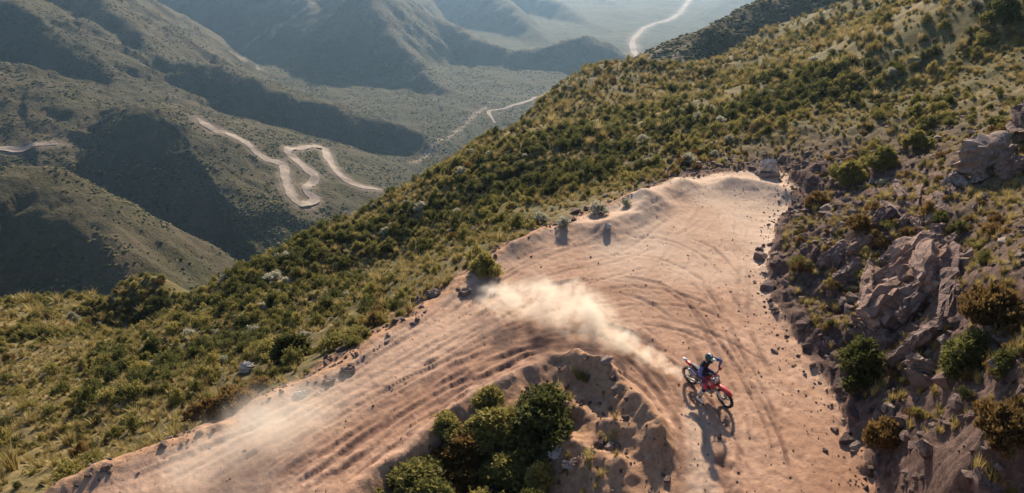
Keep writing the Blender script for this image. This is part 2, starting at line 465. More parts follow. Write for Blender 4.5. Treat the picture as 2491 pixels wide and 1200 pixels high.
# ------------------------------------------------------------------ valley and mountains: heights
FLOOR = -150.0
RIDGES = [  # (pixel, pixel, range) polylines that become ridge lines in the world, slope, crest width
    ([(-250, -330, 1250), (50, -140, 940), (235, 0, 790), (320, 70, 725), (400, 138, 680), (540, 165, 640), (640, 200, 612), (750, 245, 590), (860, 275, 575), (960, 300, 565), (1060, 335, 560)], (.95, .7), 8),
    ([(-300, -160, 850), (-100, -60, 780), (20, 0, 720), (100, 60, 680), (160, 100, 650), (260, 170, 605), (350, 245, 560), (430, 275, 535), (560, 330, 505)], (.9, .7), 10),
    ([(-300, 130, 590), (-100, 170, 560), (0, 195, 540), (120, 232, 520), (220, 256, 508)], (.44, .40), 14),
    ([(300, 266, 470), (335, 262, 454), (360, 266, 446), (405, 305, 428), (450, 360, 408), (495, 425, 388), (560, 460, 378), (640, 490, 366), (740, 528, 350)], (.85, .42), 6),
    ([(-300, 350, 345), (-150, 385, 330), (0, 425, 320), (110, 418, 316), (200, 470, 300), (260, 560, 282), (310, 680, 262)], (.5, 1.1), 8),
    ([(860, -160, 1400), (890, -30, 1000), (930, 60, 920), (1000, 132, 840), (1060, 198, 775), (1130, 240, 730), (1185, 256, 705)], .95, 8),
    ([(890, -30, 1000), (955, 0, 1010), (1065, 45, 1025), (1150, 90, 985), (1245, 122, 940), (1330, 112, 932), (1425, 90, 930), (1505, 130, 925), (1550, 168, 910)], .85, 11),
    ([(560, -180, 1500), (700, -60, 1230), (760, 20, 1080), (800, 90, 980)], .8, 14),
    ([(1060, -110, 1700), (1180, -30, 1400), (1260, 30, 1260), (1325, 95, 1120)], .85, 13),
    ([(1150, -110, 1900), (1290, -30, 1600), (1390, 25, 1430), (1480, 85, 1270), (1530, 118, 1160)], .8, 12),
    ([(1250, -110, 2300), (1400, -40, 1950), (1500, 10, 1720), (1580, 45, 1500)], .75, 14),
    ([(1420, -100, 2600), (1560, -40, 2200), (1640, 0, 1980)], .5, 12),
    ([(2250, -120, 2500), (1950, -60, 2150), (1780, -10, 1800), (1720, 40, 1450)], .5, 14),
    ([(1570, 250, 186), (1598, 166, 190), (1625, 130, 194), (1660, 100, 200), (1760, 52, 214), (1860, 11, 230), (2000, -40, 252), (2200, -100, 290), (2500, -150, 330)], .75, 5),
    ([(2500, -150, 330), (2300, -160, 700), (2100, -150, 1200), (2250, -120, 2500)], .9, 12),
    ([(-700, -220, 2600), (200, -260, 2900), (900, -250, 3000), (1500, -190, 3200), (2300, -210, 3000)], .5, 40),
    ([(-800, 200, 500), (-600, -100, 900), (-700, -220, 2600)], .7, 20),
]
def ridge_h(x, y):
    tot = None
    for ri, (pts, slope, cw) in enumerate(RIDGES):
        P = smooth_line([at_r(*p) for p in pts], 2)
        best = np.full(x.shape, -1e4); sb = np.zeros(x.shape); db = np.zeros(x.shape); sg = np.zeros(x.shape)
        acc = 0.0; dn = np.full(x.shape, 1e9)
        for a, b in zip(P[:-1], P[1:]):
            dx, dy = b[0] - a[0], b[1] - a[1]
            L = math.hypot(dx, dy) + 1e-9
            sl0, sl1 = slope if isinstance(slope, tuple) else (slope, slope)
            reach = (max(a[2], b[2]) - FLOOR + (80 if acc >= 0 and math.hypot(a[0], a[1]) < 480 else 12)) / min(sl0, sl1) + cw
            w0 = np.nonzero((x > min(a[0], b[0]) - reach) & (x < max(a[0], b[0]) + reach) & (y > min(a[1], b[1]) - reach) & (y < max(a[1], b[1]) + reach))
            if len(w0[0]) == 0:
                acc += L; continue
            xs, ys = x[w0], y[w0]
            t = np.clip(((xs - a[0]) * dx + (ys - a[1]) * dy) / L ** 2, 0, 1)
            ex, ey = xs - a[0] - t * dx, ys - a[1] - t * dy
            d = np.hypot(ex, ey)
            h = a[2] + (b[2] - a[2]) * t - np.where(dx * ey - dy * ex < 0, sl0, sl1) * (np.sqrt(d * d + cw * cw) - cw)
            m = (d < dn[w0]) if isinstance(slope, tuple) and ri == 4 else (h > best[w0])
            dn[w0] = np.minimum(dn[w0], d)
            w1 = (w0[0][m], w0[1][m])
            best[w1] = h[m]; db[w1] = d[m]; sb[w1] = acc + t[m] * L
            sg[w1] = np.sign(dx * ey - dy * ex)[m]
            acc += L
        lam = 46.0
        warp = .5 * perlin(x / 60, y / 60, 100 + ri)
        g = ridged(sb / lam + warp + sg * 7.3, db / 260.0 + ri, 3, 110 + ri)
        amp = np.clip(db / 55.0, 0, 1) * np.clip((best - FLOOR) / 25.0, 0, 1)
        if ri == 13: amp = amp * .4
        if ri == 3: amp = np.where(sg > 0, amp * .3, amp * .5)
        if ri in (2, 4): amp = amp * .6
        g2 = ridged(sb / 17.0 + 2 * warp + sg * 3.1, db / 110.0 + ri, 2, 150 + ri)
        best = best + amp * (8.0 * g - 3.0 + 2.4 * g2 - 1.2)
        k = 3.0
        tot = best if tot is None else np.maximum(tot, best) + k * np.log1p(np.exp(-np.abs(tot - best) / k)) - 0
    return tot

FR0, FR1, FNR, FP0, FP1, FNP = 120.0, 3400.0, 640, R(-54), R(46), 760
fv = np.linspace(math.log(FR0), math.log(FR1), FNR)
fu = np.linspace(FP0, FP1, FNP)
FU, FV = np.meshgrid(fu, fv)
FX, FY = np.exp(FV) * np.sin(FU), np.exp(FV) * np.cos(FU)
FXw = FX + 5 * fbm(FX / 45, FY / 45, 3, 130); FYw = FY + 5 * fbm(FX / 45, FY / 45, 3, 131)
HF = ridge_h(FXw, FYw)
fl = FLOOR + 2.5 * fbm(FX / 90, FY / 90, 4, 132) + np.clip(np.exp(FV) - 1200, 0, 4000) * .004 - 75 * sstep(372, 235, np.exp(FV))
k = 4.0
HF = np.maximum(HF, fl) + k * np.log1p(np.exp(-np.abs(HF - fl) / k)) - k * .3
HF += 1.3 * fbm(FX / 18, FY / 18, 4, 133) + 2.2 * ridged(FX / 60 + .4 * fbm(FX / 50, FY / 50, 2, 135), FY / 60, 3, 134) * sstep(FLOOR + 4, FLOOR + 25, HF) * (.12 + .88 * sstep(60, 130, np.hypot(FX + 112, FY - 368)))

def far_h(x, y, grid=None):
    grid = HF if grid is None else grid
    u, v = logpol(np.asarray(x, float), np.asarray(y, float))
    a = np.clip((u - FP0) / (FP1 - FP0) * (FNP - 1), 0, FNP - 1.001)
    b = np.clip((v - math.log(FR0)) / (math.log(FR1) - math.log(FR0)) * (FNR - 1), 0, FNR - 1.001)
    i, j = a.astype(int), b.astype(int); f, g = a - i, b - j
    return (grid[j, i] * (1 - f) + grid[j, i + 1] * f) * (1 - g) + (grid[j + 1, i] * (1 - f) + grid[j + 1, i + 1] * f) * g

def on_far(px, py, rmin=150):
    d = ray(px, py)
    k = math.hypot(d[0], d[1])
    t = np.exp(np.linspace(math.log(rmin), math.log(3300), 3000)) / k
    x, y, z = d[0] * t, d[1] * t, CAM_H + d[2] * t
    hit = np.nonzero(z < far_h(x, y))[0]
    if len(hit) == 0: return None
    i = hit[0]
    return np.array([x[i], y[i], float(far_h(x[i], y[i]))])

def grid_quads(nr, nc):
    i = np.arange(nr * nc).reshape(nr, nc)
    return np.stack([i[:-1, :-1], i[:-1, 1:], i[1:, 1:], i[1:, :-1]], -1).reshape(-1, 4)[:, ::-1]

# ------------------------------------------------------------------ ground materials
def soil_material():
    m = NT('road_soil')
    n1, n2, n3 = m.noise(.25, 5), m.noise(3.5, 6, .65), m.noise(15, 5, .75)
    c = m.ramp(n1, [(.34, (.29, .168, .110)), (.5, (.37, .228, .155)), (.64, (.44, .295, .215))])
    c = m.mix(m.rng(n2, .40, .68), c, m.mix(.7, c, (.20, .115, .085)))
    c = m.mix(m.rng(m.attr('soil'), 0, .85, 0, .9), c, (.15, .085, .065))
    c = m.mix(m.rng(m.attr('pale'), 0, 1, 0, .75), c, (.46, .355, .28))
    grit = m.rng(n3, .62, .72)
    c = m.mix(m.math('MULTIPLY', grit, .6), c, (.15, .09, .075))
    b = m.bump(m.math('ADD', m.math('MULTIPLY', n2, .5), m.math('MULTIPLY', n3, .25)), .6, .12)
    return m.finish(c, .95, b, spec=.1)

def hill_material():
    m = NT('hillside_ground')
    n1, n2, n3, n4 = m.noise(.06, 5), m.noise(.7, 6, .6), m.noise(5, 6, .7), m.noise(22, 4, .7)
    grass = m.ramp(n2, [(.25, (.05, .045, .020)), (.45, (.11, .088, .038)), (.6, (.19, .142, .066)), (.8, (.27, .20, .105))])
    green = m.ramp(n3, [(.3, (.040, .040, .017)), (.55, (.095, .082, .034)), (.75, (.19, .15, .065))])
    c = m.mix(m.rng(n1, .42, .58), grass, green)
    dirt = m.ramp(n3, [(.25, (.042, .027, .024)), (.5, (.10, .064, .054)), (.75, (.19, .125, .102))])
    c = m.mix(m.math('MULTIPLY', m.rng(n4, .55, .68), .35), c, (.32, .26, .21))
    c = m.mix(m.attr('earth'), c, dirt)
    sp = m.ramp(n3, [(.25, (.20, .115, .075)), (.5, (.36, .215, .135)), (.75, (.46, .30, .20))])
    c = m.mix(m.math('MULTIPLY', m.attr('spoil'), .85), c, sp)
    b = m.bump(m.math('ADD', n3, m.math('MULTIPLY', n4, .4)), .6, .10)
    return m.finish(c, .95, b, spec=.08)

def far_material():
    m = NT('mountain_scrub')
    n0, n1, n2, n3 = m.noise(.006, 5), m.noise(.03, 5, .6), m.noise(.16, 6, .65), m.noise(.7, 5, .7)
    c = m.ramp(n2, [(.28, (.028, .034, .018)), (.45, (.060, .060, .030)), (.6, (.100, .084, .056)), (.78, (.18, .135, .10))])
    c2 = m.ramp(n3, [(.3, (.032, .034, .018)), (.5, (.08, .072, .036)), (.7, (.17, .125, .07))])
    c = m.mix(.5, c, c2)
    c = m.mix(m.rng(n1, .45, .62, 0, .55), c, (.13, .098, .070))
    c = m.mix(m.rng(n0, .40, .60, 0, .5), c, (.048, .046, .030))
    c = m.mix(m.math('MULTIPLY', m.attr('meadow'), .5), c, (.075, .078, .040))
    c = m.mix(m.attr('scar'), c, (.40, .32, .26))
    b = m.bump(m.math('ADD', n2, m.math('MULTIPLY', n3, .6)), 1.0, 3.0)
    return m.finish(c, .95, b, spec=.05)

SOIL, HILL, FAR = soil_material(), hill_material(), far_material()

# ------------------------------------------------------------------ ground meshes
quads = grid_quads(GR_NR, GR_NP)
flatX, flatY, flatH = GX.ravel(), GY.ravel(), HN.ravel()
road_v = (sdw.ravel() > -.05) & (rr.ravel() < 62)
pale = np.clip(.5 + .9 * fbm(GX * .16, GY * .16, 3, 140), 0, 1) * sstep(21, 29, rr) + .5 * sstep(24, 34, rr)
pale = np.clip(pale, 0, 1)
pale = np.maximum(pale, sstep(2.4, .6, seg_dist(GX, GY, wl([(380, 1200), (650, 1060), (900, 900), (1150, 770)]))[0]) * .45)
pale = np.maximum(pale, sstep(.55, .2, seg_dist(GX, GY, wl([(1708, 1300), (1708, 1180), (1700, 1080), (1690, 1000)]))[0]) * .7)
earth = np.maximum(sstep(-2.2, -.3, sdw + .8 * fbm(GX * .7, GY * .7, 3, 141)) * (rr < 60), np.clip(bank * 1.3 + .25 * fbm(GX * .4, GY * .4, 3, 142) * bank, 0, 1))
island = in_poly(GX, GY, pz([(1330, 900), (1440, 890), (1640, 1080), (1645, 1250), (1330, 1300), (1345, 1050)]))
earth = np.maximum(earth, island * .9)
spoil = np.clip(earth - np.clip(bank * 1.6, 0, 1), 0, 1)
qroad = road_v[quads].all(1)

def sub_mesh(name, q, attrs, mat):
    used = np.unique(q); remap = np.full(len(flatX), -1); remap[used] = np.arange(len(used))
    me = mesh_np(name, np.stack([flatX[used], flatY[used], flatH[used]], 1), remap[q])
    for k2, v in attrs.items(): add_attr(me, k2, v.ravel()[used])
    me.polygons.foreach_set('use_smooth', np.ones(len(me.polygons), bool))
    return link(name, me, mat)
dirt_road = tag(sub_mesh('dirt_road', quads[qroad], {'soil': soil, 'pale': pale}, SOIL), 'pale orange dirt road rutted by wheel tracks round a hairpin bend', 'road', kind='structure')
hillside = tag(sub_mesh('hillside', quads[~qroad], {'earth': earth, 'spoil': spoil}, HILL), 'scrubby hillside falling away beyond the dirt road', 'hillside', kind='structure')

# far terrain
rF = np.exp(FV)
slopeF = np.hypot(*np.gradient(HF, axis=(0, 1)))
meadow = sstep(FLOOR + 22, FLOOR + 3, HF) * np.clip(.6 + .8 * fbm(FX / 40, FY / 40, 3, 150), 0, 1)
scar = np.zeros_like(HF)
for line, w in (([(775, 0), (720, 40), (670, 70), (600, 112)], 2.2), ([(750, 20), (690, 60), (650, 90)], 1.4),
                ([(930, 464), (880, 455), (840, 436), (815, 412), (798, 385), (786, 362), (740, 360), (702, 366), (718, 388), (745, 412), (766, 432), (748, 455), (752, 474), (768, 487), (738, 498), (716, 484), (703, 458), (694, 430), (690, 404), (668, 394), (640, 384), (622, 370), (598, 348), (560, 328), (505, 306), (482, 290)], 4.5),
                ([(-60, 368), (0, 362), (70, 360), (140, 352)], 4.0), ([(1700, -30), (1678, 0), (1645, 38), (1600, 56), (1568, 68), (1548, 88), (1538, 108), (1545, 130), (1560, 148), (1572, 170)], 9.0),
                ([(1000, 395), (1060, 350), (1110, 320), (1150, 285), (1190, 250)], 3.0), ([(560, 125), (600, 145), (640, 165)], 2.0)):
    P = [on_far(*p) for p in line]
    P = smooth_line([p for p in P if p is not None], 5)
    d, s, _ = seg_dist(FX, FY, P)
    d = np.maximum(d + 1.5 * perlin(FX / 9, FY / 9, 151), 0)
    scar = np.maximum(scar, np.exp(-(d / w) ** 2) * .55)
me = mesh_np('mountains', np.stack([FX.ravel(), FY.ravel(), HF.ravel()], 1), grid_quads(FNR, FNP))
add_attr(me, 'meadow', meadow.ravel()); add_attr(me, 'scar', scar.ravel())
me.polygons.foreach_set('use_smooth', np.ones(len(me.polygons), bool))
mountains = tag(link('mountains', me, FAR), 'hazy mountains with sharp spurs around a deep valley', 'mountains', kind='structure')

# valley roads: draped ribbons
def pale_road_material():
    m = NT('valley_road_gravel')
    c = m.ramp(m.noise(.4, 5, .6), [(.3, (.22, .175, .14)), (.7, (.33, .275, .23))])
    return m.finish(c, .95, spec=.1)
PALE = pale_road_material()
VROADS = []
def valley_road(line, width, label, name='valley_road', rmin=150, lift=.25):
    P = [on_far(a, b, rmin) for a, b in line]
    P = [p for p in P if p is not None]
    P = smooth_line(P, 10)
    P = np.array(P)[:, :2]
    T = np.gradient(P, axis=0); T /= np.linalg.norm(T, axis=1)[:, None] + 1e-9
    Nn = np.stack([-T[:, 1], T[:, 0]], 1)
    k = np.linspace(-.5, .5, 7)
    ia = np.arange(len(P)); ww = width * (1 + .3 * perlin(ia * .35, np.zeros(len(P)), 160)) * np.clip((np.minimum(ia, len(P) - 1 - ia) + 2) / 10, .2, 1)
    XY = P[:, None] + Nn[:, None] * (k[None, :, None] * ww[:, None, None])
    zc = far_h(P[:, 0], P[:, 1])
    Z = np.maximum(far_h(XY[..., 0], XY[..., 1]), zc[:, None] - .5) + lift
    n = len(P)
    i = np.arange(n * 7).reshape(n, 7)
    q = np.stack([i[:-1, :-1], i[:-1, 1:], i[1:, 1:], i[1:, :-1]], -1).reshape(-1, 4)
    me = mesh_np(name, np.concatenate([XY, Z[..., None]], 2).reshape(-1, 3), q)
    VROADS.append(P)
    return tag(link(name, me, PALE), label, 'road', kind='structure')
valley_road([(1700, -30), (1678, 0), (1645, 38), (1600, 56), (1568, 68), (1548, 88), (1538, 108), (1545, 130), (1560, 148), (1572, 170)], 9, 'pale winding road far down the hazy valley', rmin=400)
valley_road([(930, 464), (880, 455), (840, 436), (815, 412), (798, 385), (786, 362), (740, 360), (702, 366), (718, 388), (745, 412), (766, 432), (748, 455), (752, 474), (768, 487), (738, 498), (716, 484), (703, 458), (694, 430), (690, 404), (668, 394), (640, 384), (622, 370), (598, 348), (560, 328), (505, 306), (482, 290)], 5.2, 'pale switchback road folded on the valley floor below the sunlit spur', rmin=250)
valley_road([(-60, 368), (0, 362), (70, 360), (140, 352)], 4.5, 'pale road cutting across the slope beside the dark spur', rmin=250)
valley_road([(1340, 222), (1290, 245), (1235, 262), (1190, 272), (1205, 300)], 4.5, 'short pale track in the valley behind the near ridge', rmin=250)

# ------------------------------------------------------------------ haze
def haze():
    bm = bmesh.new()
    bmesh.ops.create_cube(bm, size=1)
    for v in bm.verts:
        v.co = Vector((v.co.x * 8000, v.co.y * 5200 + 2000, v.co.z * 800 + 80))
    me = bpy.data.meshes.new('haze'); bm.to_mesh(me); bm.free()
    m = NT('haze_air')
    v = m.n('ShaderNodeVolumePrincipled', {'Color': (.42, .68, 1.0, 1), 'Density': .000125, 'Anisotropy': .6})
    m.t.links.new(v.outputs[0], m.out.inputs['Volume'])
    tag(link('haze', me, m.mat), 'pale blue haze filling the valley air', 'haze', kind='stuff')
haze()
# ------------------------------------------------------------------ dust behind the motorcycle
def dust(name, puffs, dens, color, label, noise_scale, lo, hi, squash=1.0, ground=0.0):
    P = np.array([p[:3] for p in puffs]); Rr = np.array([p[3] for p in puffs])
    mn = (P - Rr[:, None] * 1.02).min(0); mx = (P + Rr[:, None] * 1.02).max(0)
    mn[2] = max(mn[2], ground)
    bm = bmesh.new(); bmesh.ops.create_cube(bm, size=1)
    c, e = (mn + mx) / 2, mx - mn
    for v in bm.verts: v.co = Vector((v.co.x * e[0] + c[0], v.co.y * e[1] + c[1], v.co.z * e[2] + c[2]))
    me = bpy.data.meshes.new(name); bm.to_mesh(me); bm.free()
    m = NT(name + '_volume')
    pos = m.pos()
    n = m.n('ShaderNodeTexNoise', {'Scale': noise_scale, 'Detail': 5, 'Roughness': .62, 'Distortion': .4})
    m.t.links.new(pos, n.inputs['Vector'])
    warp = m.n('ShaderNodeVectorMath', {0: n.outputs['Color'], 1: (.5, .5, .5)}, operation='SUBTRACT')
    wsc = m.n('ShaderNodeVectorMath', {0: warp.outputs[0], 'Scale': 1.5 * float(Rr.mean())}, operation='SCALE')
    wp = m.n('ShaderNodeVectorMath', {0: pos, 1: wsc.outputs[0]}, operation='ADD').outputs[0]
    tot = None
    for (x, y, z, r, k) in puffs:
        d = m.n('ShaderNodeVectorMath', {0: wp, 1: (x, y, z)}, operation='DISTANCE').outputs['Value']
        f = m.n('ShaderNodeMapRange', {'Value': d, 'From Min': r, 'From Max': r * .25, 'To Min': 0.0, 'To Max': k}, interpolation_type='SMOOTHSTEP').outputs[0]
        tot = f if tot is None else m.math('MAXIMUM', tot, f)
    f = m.math('MULTIPLY', tot, m.rng(n.outputs['Fac'], lo, hi))
    v = m.n('ShaderNodeVolumePrincipled', {'Color': (*color, 1), 'Density': m.math('MULTIPLY', f, dens), 'Anisotropy': .3})
    m.t.links.new(v.outputs[0], m.out.inputs['Volume'])
    return tag(link(name, me, m.mat), label, 'dust', kind='stuff')
def puff(px, py, r, k=1.0, lift=.42):
    p = at_z(px, py); return (p[0], p[1], r * lift, r, k)
dust('dust_cloud', [puff(1664, 928, .34, 2.0), puff(1638, 912, .38, 1.6), puff(1604, 893, .44, 1.5), puff(1566, 878, .55, 1.7), puff(1525, 858, .72, 1.6), puff(1482, 838, .95, 1.3), puff(1436, 806, 1.3, 1.2), puff(1400, 770, 1.2, 1.0),
                    puff(1370, 800, 1.2, .9), puff(1320, 768, 1.35, 1.1), puff(1260, 768, 1.15, 1.1), puff(1210, 752, .95, 1.0)],
     2.3, (.98, .90, .80), 'billowing cream dust cloud thrown up behind the motorcycle', 1.5, .43, .64)
dust('dust_haze', [puff(490, 1165, 1.2, .7, .3), puff(570, 1125, 1.5, 1.1, .3), puff(660, 1080, 1.7, 1.3, .3), puff(740, 1035, 1.5, 1.1, .3), puff(810, 985, 1.2, .5, .3)],
     .6, (.98, .92, .84), 'thin pale dust drifting low over the lower leg of road', .45, .3, .75)

# ------------------------------------------------------------------ foliage
def leaf_material(name, ca, cb, cc, trans=.45):
    m = NT(name)
    rnd = m.n('ShaderNodeObjectInfo').outputs['Random']
    n = m.noise(2.2, 3)
    n2 = m.noise(14, 2)
    c = m.ramp(m.math('ADD', m.math('MULTIPLY', n, .55), m.math('MULTIPLY', rnd, .45)), [(.2, ca), (.5, cb), (.8, cc)])
    c = m.mix(m.rng(n2, .4, .65, 0, .5), c, m.mix(.5, c, cc))
    return m.finish(c, .7, spec=.15, translucent=trans)
LEAF = {
    'green': leaf_material('leaves_dark_green', (.040, .048, .015), (.086, .092, .027), (.185, .170, .052)),
    'olive': leaf_material('leaves_olive', (.115, .112, .030), (.215, .190, .054), (.34, .28, .090)),
    'rust': leaf_material('leaves_rust', (.080, .052, .020), (.150, .092, .034), (.230, .150, .058)),
    'grey': leaf_material('leaves_grey', (.20, .20, .14), (.32, .31, .23), (.45, .43, .34)),
    'straw': leaf_material('straw_blades', (.20, .155, .052), (.33, .255, .095), (.45, .36, .16), .3),
}
def bark_material():
    m = NT('shrub_bark')
    return m.finish(m.ramp(m.noise(18, 4), [(.3, (.05, .035, .025)), (.7, (.14, .10, .075))]), .9)
BARK = bark_material()

def foliage_mesh(name, kind, seed, n_clump=26, n_leaf=58):
    """a shrub about 1 m wide standing on z = 0: leaf-sized faces on clumps spread through a dome"""
    g = np.random.default_rng(seed)
    V, F = [], []
    tall = {'green': .82, 'olive': .66, 'rust': .70, 'grey': .60}[kind]
    for c in range(n_clump):
        a = g.uniform(0, 2 * np.pi); el = np.arccos(g.uniform(.0, 1)); rad = g.uniform(.14, .44) * (1 + .30 * math.sin(2 * a + seed) + .15 * math.sin(5 * a + 2 * seed))
        cx, cy, cz = rad * np.sin(el) * np.cos(a), rad * np.sin(el) * np.sin(a), .12 + (tall - .22) * np.cos(el) * g.uniform(.45, 1.15)
        cr = g.uniform(.06, .17)
        nl = int(n_leaf * (cr / .14) ** 1.5)
        d = g.normal(size=(nl, 3)); d /= np.linalg.norm(d, axis=1)[:, None]
        p = np.array([cx, cy, cz]) + d * cr * (g.uniform(.35, 1.12, (nl, 1)))
        p[:, 2] = np.maximum(p[:, 2], .01)
        if kind == 'rust': up = d * .6 + np.array([0, 0, .9])
        else: up = d + g.normal(size=(nl, 3)) * .5 + np.array([0, 0, .3])
        up /= np.linalg.norm(up, axis=1)[:, None]
        sidev = np.cross(up, g.normal(size=(nl, 3))); sidev /= np.linalg.norm(sidev, axis=1)[:, None] + 1e-9
        ln = g.uniform(.030, .065, (nl, 1)) * (1.5 if kind == 'rust' else 1.1)
        wd = ln * (.28 if kind == 'rust' else .5)
        q = np.stack([p - up * ln * .5, p + sidev * wd, p + up * ln * .8, p - sidev * wd], 1)
        b = len(V) * 4
        for k2 in range(nl): F.append([b + 4 * k2 + j for j in range(4)])
        V.extend(q)
    for c in range(26):                                  # shoots that break the outline
        a = g.uniform(0, 2 * np.pi); el = g.uniform(.15, 1.35); d = np.array([np.sin(el) * np.cos(a), np.sin(el) * np.sin(a), np.cos(el) + .25]); d /= np.linalg.norm(d)
        r0 = g.uniform(.26, .40); ln0 = g.uniform(.12, .30); nl = 14
        tt = np.linspace(0, 1, nl)[:, None]
        p = np.array([0, 0, .10]) + d * (r0 + ln0 * tt) * np.array([1, 1, tall * 1.25]) + g.normal(0, .014, (nl, 3))
        p[:, 2] = np.maximum(p[:, 2], .02)
        up = d + g.normal(size=(nl, 3)) * .7; up /= np.linalg.norm(up, axis=1)[:, None]
        sidev = np.cross(up, g.normal(size=(nl, 3))); sidev /= np.linalg.norm(sidev, axis=1)[:, None] + 1e-9
        ln = g.uniform(.028, .055, (nl, 1)); wd = ln * .4
        V.extend(np.stack([p - up * ln * .5, p + sidev * wd, p + up * ln * .8, p - sidev * wd], 1))
    V = np.array(V).reshape(-1, 3)
    F = np.arange(len(V)).reshape(-1, 4)
    me = mesh_np(name, V, F); me.materials.append(LEAF[kind])
    return me

def tuft_mesh(name, seed, nb=70):
    g = np.random.default_rng(seed); V = []
    for i in range(nb):
        a = g.uniform(0, 2 * np.pi); r0 = g.uniform(0, .16); lean = g.uniform(.1, .55); h = g.uniform(.3, .62); w = g.uniform(.010, .022)
        d = np.array([np.cos(a), np.sin(a), 0]); s = np.array([-np.sin(a), np.cos(a), 0])
        p0 = d * r0; p1 = p0 + d * lean * h * .4 + np.array([0, 0, h * .62]); p2 = p0 + d * lean * h * 1.1 + np.array([0, 0, h])
        V += [p0 - s * w, p0 + s * w, p1 + s * w * .8, p1 - s * w * .8, p1 - s * w * .8, p1 + s * w * .8, p2 + s * w * .1, p2 - s * w * .1]
    V = np.array(V); me = mesh_np(name, V, np.arange(len(V)).reshape(-1, 4)); me.materials.append(LEAF['straw'])
    return me

def tube_bm(bm, pts, radii, n=6, cap=True):
    rings = []
    P = [Vector(p) for p in pts]
    for i, p in enumerate(P):
        t = (P[min(i + 1, len(P) - 1)] - P[max(i - 1, 0)]).normalized()
        u = t.orthogonal().normalized()
        if rings: 
            u = (pu - t * pu.dot(t)).normalized() if (pu - t * pu.dot(t)).length > 1e-4 else u
        pu = u
        v = t.cross(u)
        r = radii[i] if isinstance(radii, (list, tuple)) else radii
        rings.append([bm.verts.new(p + (u * math.cos(2 * math.pi * k / n) + v * math.sin(2 * math.pi * k / n)) * r) for k in range(n)])
    for a, b in zip(rings[:-1], rings[1:]):
        for k in range(n): bm.faces.new((a[k], a[(k + 1) % n], b[(k + 1) % n], b[k]))
    if cap:
        bm.faces.new(rings[0][::-1]); bm.faces.new(rings[-1])
    return rings

def bm_obj(name, bm, mat, parent=None, smooth=True):
    bmesh.ops.recalc_face_normals(bm, faces=bm.faces)
    me = bpy.data.meshes.new(name); bm.to_mesh(me); bm.free()
    if smooth: me.polygons.foreach_set('use_smooth', np.ones(len(me.polygons), bool))
    return link(name, me, mat, parent)

def stems_mesh(seed):
    g = random.Random(seed); bm = bmesh.new()
    for i in range(7):
        a = i * .9 + g.uniform(-.3, .3); r = g.uniform(.18, .34)
        tube_bm(bm, [(0, 0, -.12), (math.cos(a) * r * .35, math.sin(a) * r * .35, .16), (math.cos(a) * r, math.sin(a) * r, g.uniform(.38, .55))], [.03, .02, .008], 5)
    me = bpy.data.meshes.new('stems'); bm.to_mesh(me); bm.free(); me.materials.append(BARK)
    return me

SHRUB = {k2: [foliage_mesh('foliage_' + k2, k2, 100 + 10 * i + v) for v in range(3)] for i, k2 in enumerate(('green', 'olive', 'rust', 'grey'))}
BIG = {k2: [foliage_mesh('foliage_' + k2, k2, 200 + 10 * i + v, 70, 110) for v in range(2)] for i, k2 in enumerate(('green', 'olive', 'rust'))}
for L in BIG.values():       # the large shrubs have proportionally smaller leaves
    pass
STEMS = stems_mesh(1)
TUFT = tuft_mesh('straw_tuft', 9)
KIND_NAME = {'green': 'dark green', 'olive': 'olive', 'rust': 'rust brown', 'grey': 'pale grey'}

